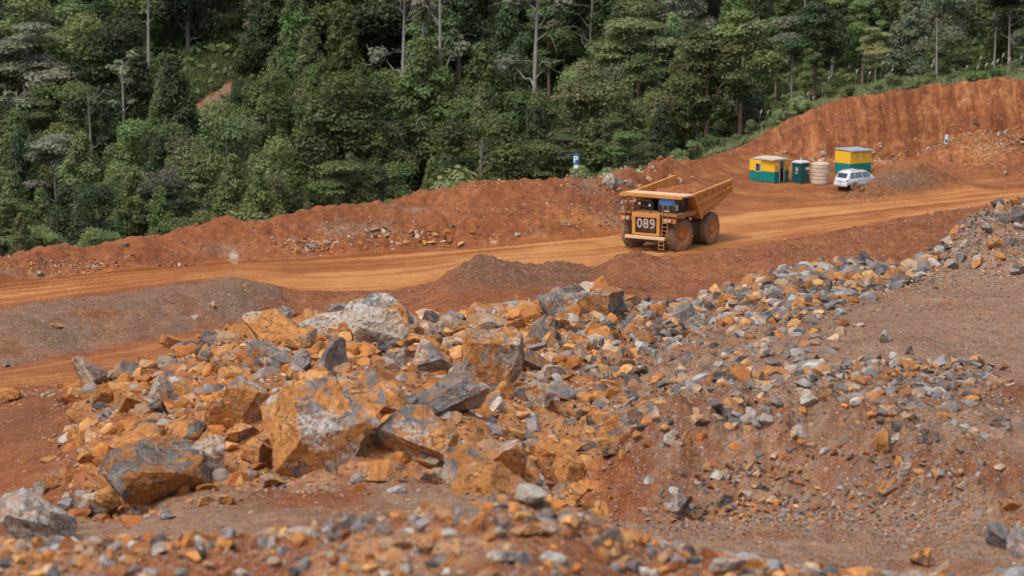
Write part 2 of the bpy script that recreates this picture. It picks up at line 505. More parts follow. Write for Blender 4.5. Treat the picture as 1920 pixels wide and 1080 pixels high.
def ground_material():
    m = NT('quarry_earth')
    P = m.pos()
    a1, c1 = m.attr('mask'); a2, c2 = m.attr('mask2')
    road, grey, org, wood = c1[0], c1[1], c1[2], a1.outputs['Alpha']
    rv, peb, cut = c2[0], c2[1], c2[2]
    nb = m.noise(P, .22, 5, .6)
    nm = m.noise(P, 1.6, 5, .65)
    nf = m.noise(P, 9.0, 4, .7)
    sx0 = m.n('ShaderNodeSeparateXYZ'); m.put(sx0.inputs[0], P)
    red = m.ramp(m.math('ADD', m.math('MULTIPLY', nb, .45), m.math('MULTIPLY', nm, .55)),
                 [(.30, (.125, .042, .019)), (.50, (.250, .085, .034)), (.70, (.380, .155, .066))])
    gry = m.ramp(m.math('ADD', m.math('MULTIPLY', nm, .6), m.math('MULTIPLY', nb, .4)),
                 [(.30, (.170, .085, .046)), (.50, (.275, .160, .098)), (.72, (.375, .250, .170))])
    orc = m.ramp(nm, [(.30, (.290, .110, .034)), (.50, (.450, .190, .062)), (.72, (.570, .300, .130))])
    # streaks along the road
    sx = m.n('ShaderNodeSeparateXYZ'); m.put(sx.inputs[0], P)
    cx = m.n('ShaderNodeCombineXYZ')
    m.put(cx.inputs[0], m.math('MULTIPLY', sx.outputs[0], .025)); m.put(cx.inputs[1], m.math('MULTIPLY', rv, 90.0)); 
    st = m.noise(cx.outputs[0], 1.0, 5, .6, .4)
    cx2 = m.n('ShaderNodeCombineXYZ')
    m.put(cx2.inputs[0], m.math('MULTIPLY', sx.outputs[0], .012)); m.put(cx2.inputs[1], m.math('MULTIPLY', rv, 28.0)); 
    st2 = m.noise(cx2.outputs[0], 1.0, 3, .5, .6)
    stm = m.math('ADD', m.math('MULTIPLY', st, .5), m.math('ADD', m.math('MULTIPLY', st2, .4), m.math('MULTIPLY', nf, .1)))
    stm = m.math('SUBTRACT', stm, m.map(sx.outputs[0], -6.0, -30.0, 0, .055))
    stm = m.math('ADD', stm, m.math('MULTIPLY', m.math('SUBTRACT', nb, .5), .22))
    rdc = m.ramp(stm, [(.36, (.215, .066, .022)), (.45, (.325, .118, .040)), (.53, (.465, .200, .070)), (.66, (.590, .300, .124))])
    grn = m.ramp(nm, [(.3, (.018, .022, .010)), (.6, (.050, .060, .022)), (.8, (.10, .10, .04))])
    edge = m.math('MULTIPLY', m.math('SUBTRACT', nm, .5), .9)
    def thr(v, lo=.3, hi=.7):
        return m.map(m.math('ADD', v, m.math('MULTIPLY', edge, m.math('MULTIPLY', m.math('SUBTRACT', 1.0, v), 1.2))), lo, hi)
    dk = a2.outputs['Alpha']
    stain = m.noise(m_v(m, sx0, 1.5, .06, .22), 1.0, 4, .6)
    c = m.mix(thr(grey, .15, .8), red, gry)
    c = m.mix(m.math('MULTIPLY', cut, m.map(stain, .46, .62, 0, .75)), c, (.13, .042, .018))
    c = m.mix(m.math('MULTIPLY', cut, m.map(stain, .40, .30, 0, .6)), c, (.50, .215, .070))
    c = m.mix(m.math('MULTIPLY', dk, .62), c, (.115, .062, .038))
    c = m.mix(thr(org, .15, .8), c, orc)
    c = m.mix(thr(road, .1, .9), c, rdc)
    # loose stones too small to build
    v1 = m.vor(P, 5.5); v2 = m.vor(P, 11.5)
    sel1 = m.n('ShaderNodeSeparateColor'); m.put(sel1.inputs[0], v1.outputs['Color'])
    sel2 = m.n('ShaderNodeSeparateColor'); m.put(sel2.inputs[0], v2.outputs['Color'])
    stone = [(0.0, (.050, .045, .045)), (.12, (.14, .14, .15)), (.30, (.24, .24, .255)), (.42, (.20, .105, .060)), (.56, (.42, .175, .062)), (.70, (.30, .20, .14)), (.84, (.40, .27, .18)), (.97, (.42, .38, .34))]
    pc1 = m.ramp(sel1.outputs[0], stone, 'CONSTANT'); pc2 = m.ramp(sel2.outputs[0], stone, 'CONSTANT')
    k1 = m.math('MULTIPLY', m.math('LESS_THAN', v1.outputs['Distance'], m.math('MULTIPLY', sel1.outputs[1], .52)), m.math('LESS_THAN', sel1.outputs[2], m.math('MULTIPLY', peb, .6)))
    k2 = m.math('MULTIPLY', m.math('LESS_THAN', v2.outputs['Distance'], m.math('ADD', .22, m.math('MULTIPLY', sel2.outputs[1], .36))), m.math('LESS_THAN', sel2.outputs[2], m.math('MULTIPLY', peb, 1.05)))
    c = m.mix(m.math('MULTIPLY', k2, .72), c, pc2)
    c = m.mix(m.math('MULTIPLY', k1, .85), c, pc1)
    c = m.mix(wood, c, grn)
    h = m.math('ADD', m.math('MULTIPLY', nf, .5), m.math('ADD', m.math('MULTIPLY', nm, .8), m.math('ADD', m.math('MULTIPLY', k1, .35), m.math('MULTIPLY', k2, .22))))
    h = m.math('ADD', h, m.math('MULTIPLY', m.math('MULTIPLY', st, road), .5))
    m.surf(c, .95, m.bump(h, .8, .22), spec=.12)
    return m.mat
M_GROUND = ground_material()

V = np.stack([XX, YY, Z], -1).reshape(-1, 3)
idx = np.arange(NR * NC).reshape(NR, NC)
Q = np.stack([idx[:-1, :-1], idx[:-1, 1:], idx[1:, 1:], idx[1:, :-1]], -1)
SC = S[:-1, :-1]; PXC = PX[:-1, :-1]
code = np.zeros(SC.shape, dtype=int)
code[(SC >= 10) & (SC < 11)] = 1
code[(SC >= 6.6) & (SC < 8) & (PXC < 560)] = 2
code[(SC >= 11) & (SC < 13.4) & (PXC < 1250)] = 3
code[(SC >= 11) & (SC < 12) & (PXC >= 1250)] = 4
code[(SC >= 12) & (SC < 13) & (PXC >= 1250)] = 5
code[(SC >= 13.4) | ((SC >= 13) & (PXC >= 1250))] = 6
SETTING = {0: ('ground', 'loose red and grey quarry ground strewn with broken rock', 'ground'),
           1: ('haul_road', 'wide orange dirt haul road with long wheel ruts', 'road'),
           2: ('track', 'narrow red dirt track between the windrow and the boulder pile', 'track'),
           3: ('earth_bank_ground', 'red earth bank along the far side of the haul road', 'bank'),
           4: ('yard_ground', 'flat dirt yard around the huts and parked car', 'yard'),
           5: ('cut_bank_ground', 'steep red cut face scraped with vertical tool marks', 'cut bank'),
           6: ('hill', 'steep hillside under the forest', 'hill')}
for k, (nm, lb, ct) in SETTING.items():
    q = Q[code == k]
    used = np.unique(q)
    remap = np.full(NR * NC, -1); remap[used] = np.arange(len(used))
    me = np_mesh(nm, V[used], remap[q], smooth=True)
    col_attr(me, 'mask', mask[used]); col_attr(me, 'mask2', mask2[used])
    o = link(nm, me, M_GROUND)
    tag(o, lb, ct, kind='structure')
# ------------------------------------------------------------------ rocks
def ico(sub):
    bm = bmesh.new()
    bmesh.ops.create_icosphere(bm, subdivisions=sub, radius=1.0)
    v = np.array([x.co[:] for x in bm.verts]); f = np.array([[y.index for y in x.verts] for x in bm.faces])
    bm.free()
    return v, f
ICO = {s: ico(s) for s in (1, 2, 3, 4, 5)}

def noise3(p, s, seed):
    return (perlin(p[:, 0] * s + 3.1, p[:, 1] * s + p[:, 2] * s * .73, seed) + perlin(p[:, 1] * s - 7.7, p[:, 2] * s + p[:, 0] * s * .61, seed + 1)
            + perlin(p[:, 2] * s + 1.9, p[:, 0] * s - p[:, 1] * s * .67, seed + 2)) / 1.8

def rock_arrays(seed, sub=3, planes=11, rough=.05, round_=0.0):
    """a blasted block: a ball cut by random planes, then roughened"""
    rs = np.random.RandomState(seed)
    v, f = ICO[sub]
    v = v.copy() * 1.25
    n = rs.normal(size=(planes, 3)); n /= np.linalg.norm(n, axis=1)[:, None]
    # a few near-parallel joint planes make the block read as broken rock, not as a ball
    n[1] = -n[0] + rs.normal(size=3) * .15; n[3] = -n[2] + rs.normal(size=3) * .2
    n /= np.linalg.norm(n, axis=1)[:, None]
    h = rs.uniform(.42, .92, planes) + round_ * .2
    pid = np.full(len(v), planes)
    for k in range(planes):
        d = v @ n[k] - h[k]
        pid = np.where(d > 0, k, pid)
        v = v - np.where(d > 0, d, 0)[:, None] * n[k][None, :]
    nr = v / np.linalg.norm(v, axis=1)[:, None]
    q = rough * (noise3(v, 1.6, seed) * 1.2 + .55 * noise3(v, 4.3, seed + 9) + .28 * noise3(v, 10.5, seed + 19))
    # stepped fracture ledges
    st = noise3(v, 2.4, seed + 31)
    q = q + rough * .8 * (np.round(st * 3) / 3)
    v = v + nr * q[:, None]
    lo, hi = v.min(0), v.max(0)
    v = (v - (lo + hi) / 2) / ((hi - lo) / 2)
    return v, f, rs.rand(planes + 1)[pid[f[:, 0]]]

def facet_attr(me, fac):
    a = me.attributes.new('facet', 'FLOAT', 'FACE')
    a.data.foreach_set('value', np.ascontiguousarray(fac, dtype=np.float32))

def rock_material():
    m = NT('broken_rock')
    oi = m.n('ShaderNodeObjectInfo')
    tone = m.n('ShaderNodeSeparateColor'); m.put(tone.inputs[0], oi.outputs['Color'])
    P = m.pos()
    off = m.n('ShaderNodeVectorMath', operation='ADD')
    m.put(off.inputs[0], P)
    rnd = m.n('ShaderNodeCombineXYZ')
    for i, k in enumerate((37.0, 91.0, 53.0)):
        m.put(rnd.inputs[i], m.math('MULTIPLY', oi.outputs['Random'], k))
    m.put(off.inputs[1], rnd.outputs[0])
    V_ = off.outputs[0]
    n1 = m.noise(V_, 1.1, 7, .68, .8)
    n2 = m.noise(V_, 1.5, 6, .65, .5)
    n3 = m.noise(V_, 6.0, 5, .7)
    n4 = m.noise(V_, .5, 3, .5)
    g = m.ramp(n2, [(.28, (.060, .061, .062)), (.46, (.160, .160, .163)), (.62, (.275, .270, .265)), (.8, (.44, .42, .40))])
    o = m.ramp(m.math('ADD', m.math('MULTIPLY', n2, .55), m.math('MULTIPLY', n3, .45)),
               [(.30, (.190, .066, .020)), (.44, (.410, .160, .044)), (.56, (.580, .265, .080)), (.72, (.720, .460, .240))])
    w = m.ramp(n3, [(.3, (.28, .23, .18)), (.6, (.54, .49, .43)), (.8, (.70, .67, .63))])
    ge = m.n('ShaderNodeNewGeometry')
    nz_ = m.n('ShaderNodeSeparateXYZ'); m.put(nz_.inputs[0], ge.outputs['Normal'])
    # stain follows fracture sides: threshold moved by tone.r
    fa = m.n('ShaderNodeAttribute', attribute_name='facet').outputs['Fac']
    fs_ = m.math('MULTIPLY', m.math('SUBTRACT', fa, .5), .20)
    n1 = m.math('ADD', n1, fs_)
    fo = m.map(m.math('ADD', n1, m.math('MULTIPLY', m.math('SUBTRACT', n3, .5), .34)),
               m.math('SUBTRACT', .645, m.math('MULTIPLY', tone.outputs[0], .295)), m.math('SUBTRACT', .70, m.math('MULTIPLY', tone.outputs[0], .295)), 0, 1)
    c = m.mix(fo, g, o)
    fw = m.map(m.math('ADD', n4, m.math('MULTIPLY', m.math('SUBTRACT', n3, .5), .45)),
               m.math('SUBTRACT', .67, m.math('MULTIPLY', tone.outputs[1], .29)), m.math('SUBTRACT', .75, m.math('MULTIPLY', tone.outputs[1], .29)), 0, 1)
    c = m.mix(m.math('MULTIPLY', fw, .9), c, w)
    # dark joints and weathered pits
    crk = m.math('ABSOLUTE', m.math('SUBTRACT', m.noise(V_, 1.0, 5, .55, 1.2), .5))
    jn = m.math('MULTIPLY', m.map(crk, .0, .016, 1, 0), m.map(n2, .45, .58))
    c = m.mix(m.math('MULTIPLY', jn, .75), c, (.06, .03, .018))
    c = m.mix(m.map(n3, .30, .40, .7, 0), c, (.075, .045, .03))
    c = m.mix(m.math('MULTIPLY', m.map(m.noise(V_, 3.1, 5, .7), .44, .62), .45), c, (.42, .19, .075))
    dk = m.mix(1.0, c, m.math('SUBTRACT', 1.0, m.math('MULTIPLY', tone.outputs[2], .7)), 'MULTIPLY')
    h = m.math('ADD', m.math('MULTIPLY', n3, .6), m.math('SUBTRACT', m.math('MULTIPLY', n2, 1.2), m.math('MULTIPLY', jn, .5)))
    m.surf(dk, .88, m.bump(h, .9, .22), spec=.25)
    return m.mat
M_ROCK = rock_material()

def stone_material(name, dust, amt):
    m = NT(name)
    a, c = m.attr('tone')
    P = m.pos()
    n = m.noise(P, 5.0, 4, .65)
    col = m.mix(1.0, a.outputs['Color'], m.ramp(n, [(.28, (.55, .52, .5)), (.55, (1, 1, 1)), (.8, (1.25, 1.2, 1.15))]), 'MULTIPLY')
    st = m.map(m.noise(P, 2.6, 5, .65), .42, .60)
    col = m.mix(m.math('MULTIPLY', st, amt), col, dust)
    m.surf(col, .9, m.bump(n, .5, .06), spec=.2)
    return m.mat
M_STONE = stone_material('rubble_stone', (.43, .20, .078), .45)
M_STONEB = stone_material('bench_stone', (.27, .165, .105), .45)

# palette of loose stones: weights by zone
C_ORANGE = [(.55, .23, .060), (.46, .17, .040), (.62, .32, .115), (.38, .13, .035)]
C_TAN = [(.42, .26, .155), (.52, .36, .23), (.33, .19, .11)]
C_GREY = [(.185, .187, .195), (.110, .112, .118), (.300, .300, .305), (.055, .057, .060), (.22, .232, .255), (.36, .355, .35)]
C_WHITE = [(.42, .38, .33), (.52, .48, .44)]
C_RED = [(.24, .075, .025), (.30, .10, .035)]

small = []
for k in range(12):
    rs = np.random.RandomState(900 + k)
    bm = bmesh.new()
    nn = rs.randint(7, 10)
    pts = rs.normal(size=(nn, 3)); pts /= np.linalg.norm(pts, axis=1)[:, None]; pts *= rs.uniform(.7, 1.05, (nn, 1)); pts *= rs.uniform(.5, 1.25, 3)
    for p in pts: bm.verts.new(p)
    r_ = bmesh.ops.convex_hull(bm, input=bm.verts[:])
    dead = {g for g in list(r_['geom_interior']) + list(r_['geom_unused']) if isinstance(g, bmesh.types.BMVert)}
    bmesh.ops.delete(bm, geom=list(dead), context='VERTS')
    bmesh.ops.triangulate(bm, faces=bm.faces[:])
    bm.verts.index_update(); bm.verts.ensure_lookup_table()
    small.append((np.array([v.co[:] for v in bm.verts]), np.array([[v.index for v in f.verts] for f in bm.faces])))
    bm.free()

# cell areas for scattering
CELL = np.abs((XX[:-1, 1:] - XX[:-1, :-1]) * (YY[1:, :-1] - YY[:-1, :-1]))
inview = (PX > -180) & (PX < 2150) & (PY < 1130)
def scatter(weight, n, seed):
    rs = np.random.RandomState(seed)
    w = (weight[:-1, :-1] * CELL * inview[:-1, :-1]).ravel()
    w = np.clip(w, 0, None); cs = np.cumsum(w); cs /= cs[-1]
    i = np.searchsorted(cs, rs.rand(n))
    r = i // (NC - 1); c = i % (NC - 1)
    Y = RG[r] + rs.rand(n) * (RG[r + 1] - RG[r])
    a = AG[c] + rs.rand(n) * (AG[c + 1] - AG[c])
    X = a * Y
    return X, Y, hz(X, Y)

def rand_rot(rs, n):
    q = rs.normal(size=(n, 4)); q /= np.linalg.norm(q, axis=1)[:, None]
    w, x, y, z = q.T
    return np.stack([np.stack([1 - 2 * (y * y + z * z), 2 * (x * y - z * w), 2 * (x * z + y * w)], -1),
                     np.stack([2 * (x * y + z * w), 1 - 2 * (x * x + z * z), 2 * (y * z - x * w)], -1),
                     np.stack([2 * (x * z - y * w), 2 * (y * z + x * w), 1 - 2 * (x * x + y * y)], -1)], 1)

medium = [rock_arrays(8000 + k * 3, 2, 7, .015, -.35)[:2] for k in range(14)]
def rubble(name, label, weight, n, smin, smax, mixw, seed, power=2.6, sink=.36, shapes=None, mat=None):
    shapes = shapes or small
    rs = np.random.RandomState(seed)
    X, Y, Zs = scatter(weight, n, seed)
    u = rs.rand(n)
    size = smin * (1 - u + u * (smin / smax) ** (power - 1)) ** (-1 / (power - 1))     # power law between smin and smax
    size = np.clip(size, smin, smax) * .5
    pals = [C_ORANGE, C_TAN, C_GREY, C_WHITE, C_RED]
    cat = rs.choice(5, n, p=np.array(mixw) / sum(mixw))
    tone = np.array([pals[c][rs.randint(len(pals[c]))] for c in cat]) * rs.uniform(.55, 1.15, (n, 1))
    R = rand_rot(rs, n)
    sc = size[:, None] * rs.uniform(.65, 1.25, (n, 3))
    flat_ = np.stack([np.ones(n), np.ones(n), rs.uniform(.6, 1.0, n)], -1)
    kind = rs.randint(len(shapes), size=n)
    vs, fs, ts, base = [], [], [], 0
    for k, (pv, pf) in enumerate(shapes):
        s = np.nonzero(kind == k)[0]
        if len(s) == 0: continue
        q = (pv[None] * sc[s][:, None, :]) @ np.transpose(R[s], (0, 2, 1)) * flat_[s][:, None, :]
        q = q + np.stack([X[s], Y[s], Zs[s] + size[s] * (.55 - sink)], -1)[:, None, :]
        nv = len(pv)
        f = pf[None] + (base + np.arange(len(s)) * nv)[:, None, None]
        vs.append(q.reshape(-1, 3)); fs.append(f.reshape(-1, 3)); ts.append(np.repeat(tone[s], nv, 0)); base += len(s) * nv
    me = np_mesh(name, np.concatenate(vs), np.concatenate(fs))
    col_attr(me, 'tone', np.concatenate(ts))
    o = link(name, me, mat or M_STONE)
    tag(o, label, 'rubble', kind='stuff')
    return o

nclump = np.clip(.45 + 1.5 * fbm(XX / 5, YY / 5, 3, 131), 0.03, 1.5)
nclump2 = np.clip(.3 + 2.0 * fbm(XX / 2.2, YY / 2.2, 3, 137), 0.0, 1.6)
inv2 = 1.0 / np.maximum(YY, 40) ** 1.0
w_slope = band(3.0, 6.3, .25) * sstep(900, 1080, PX) * (1 - sstep(1620, 1760, PX - (PY - 600) * .25)) * (1 - .75 * w_bench)
w_rim = band(5.1, 6.25, .25) * sstep(980, 1080, PX) * (1 - sstep(1720, 1800, PX))
w_toe = band(2.75, 3.3, .12)
w_mid = band(4.0, 6.25, .25) * sstep(930, 1040, PX) * (1 - sstep(1430, 1640, PX - (PY - 600) * .5))
w_face = band(3.2, 4.2, .2) * sstep(1120, 1220, PX) * (1 - sstep(1830, 1930, PX))
w_floor = band(1.7, 3.3, .2) * sstep(980, 1150, PX)
rubble('rubble', 'loose orange and grey stones filling the gaps of the boulder pile', (w_pile * nclump + .35 * w_pile) * inv2, 9500, .20, .95, (5.6, 2.4, 3.0, 1.1, .8), 201, power=2.3)
rubble('rubble', 'broken blocks packed between the big boulders', (w_pile * nclump + .45 * w_pile) * inv2, 1150, .6, 1.7, (5.6, 2.0, 3.2, 1.0, .2), 211, power=2.6, shapes=medium, sink=.45)
rubble('rubble', 'grey and orange broken stones on the slope below the bench', (w_mid * (.35 + nclump) + 1.5 * w_rim) * inv2, 12000, .12, .85, (2.2, 2.8, 5.0, .5, .7), 202, power=2.2, mat=M_STONEB)
rubble('rubble', 'broken blocks lying on the slope below the bench', (w_mid * (.3 + nclump) + 2.0 * w_rim) * inv2, 1050, .5, 1.3, (2.2, 2.4, 5.2, .5, .2), 212, shapes=medium, sink=.4, mat=M_STONEB)
rubble('rubble', 'stones sticking out of the gullied bench face', w_face * (.25 + nclump2), 8000, .07, .60, (1.9, 2.8, 5.0, .4, .9), 213, power=2.5, mat=M_STONEB)
rubble('rubble', 'blocks sticking out of the gullied bench face', w_face * (.15 + nclump2), 320, .32, .80, (2.0, 2.4, 5.2, .4, .2), 214, shapes=medium, sink=.4, mat=M_STONEB)
rubble('gravel', 'gravel and chips on the floor below the bench face', w_floor * (.45 + nclump2) * (1 + 1.2 * sstep(1500, 1850, PX)), 7500, .06, .42, (2.4, 2.8, 3.8, .6, 1.2), 215, power=2.7, mat=M_STONEB)
rubble('clods', 'red clods crumbled over the heaps beside the road', 2.2 * band(8.0, 9.9, .15) * sstep(680, 800, PX) * (.3 + nclump2) + band(11.2, 13.1, .1) * (1 - sstep(1230, 1300, PX)) * (.2 + nclump2), 3600, .12, .65, (1.2, .8, .2, .1, 8), 216, power=2.6)
rubble('rubble', 'grey stones and slabs heaped at the rim of the bench', w_heap * inv2, 3200, .22, 1.05, (1.9, 2.2, 4.8, 1.3, .2), 203, power=2.0, mat=M_STONEB)
rubble('gravel', 'fine gravel scattered over the grey bench', (w_bench * (.2 + nclump2) + band(1.3, 3.2, .2) * .5 * (1 - sstep(950, 1100, PX)) * (.15 + nclump2)) * inv2, 7500, .07, .34, (2.4, 2.8, 4.0, .6, .8), 204, power=2.8, mat=M_STONEB)
rubble('gravel', 'blurred gravel and stone chips on the near heap', w_fore * (.3 + nclump) * (YY > 33) * (PY < 1120), 6500, .09, .45, (4.6, 2.0, 2.8, .8, 2.0), 205, power=2.2, sink=.2)
rubble('rubble', 'blurred larger stones lying on the near heap', w_fore * (.3 + nclump) * (YY > 34) * (PY < 1110), 800, .24, .70, (4.2, 2.0, 3.2, 1.0, .8), 218, power=2.4, sink=.15, shapes=medium, mat=M_STONEB)
rubble('gravel', 'stones strewn over the red earth bank', (w_bank * (.15 + nclump2) * (1 + 2.0 * band(11.0, 11.5, .15)) + .5 * band(13, 13.3, .1) * (1 - sstep(1200, 1300, PX))), 1500, .20, .95, (3.2, 3.0, 1.6, 1.4, 1.0), 206, power=2.4)
rubble('rubble', 'pale and orange stones gathered at the toe of the far bank', (blob(120, 505, 150, 14) + .6 * blob(590, 463, 60, 12) + .3 * blob(760, 450, 80, 14)) * band(11.0, 12.6, .1), 420, .25, .95, (3.5, 3.2, 1.0, 1.8, .3), 217, power=2.2)
rubble('gravel', 'small stones in the windrow and red heaps beside the road', band(8.0, 9.8, .15) * (.2 + nclump2) + .6 * band(6.4, 8.0, .2) * sstep(700, 800, PX) * (.2 + nclump2), 3800, .09, .45, (2.4, 3.0, 2.6, .9, 2.0), 207, power=3.2)
rubble('rubble', 'pale rubble heaped before the cut face', np.exp(-(((PX - 1845) / 75) ** 2 + ((PY - 282) / 22) ** 2) * 1.0) * (S > 11) * (S < 12.6) + .5 * blob(1640, 300, 40, 14) * (S > 11) * (S < 12.4) + .9 * blob(1625, 368, 45, 10) + .35 * blob(1700, 345, 60, 18) + .2 * blob(1180, 338, 70, 12) * (S > 11) * (S < 12.9) + .12 * blob(1520, 300, 90, 14) * (S < 12.3), 1500, .18, .8, (2.6, 4.0, 1.2, 1.8, .4), 208, power=2.3)
rubble('gravel', 'stone chips on the red soil heap beside the pile', blob(70, 800, 130, 75) * (S < 6.6), 1100, .09, .45, (3.5, 2.5, 1.0, .6, 2.0), 209, power=2.8)

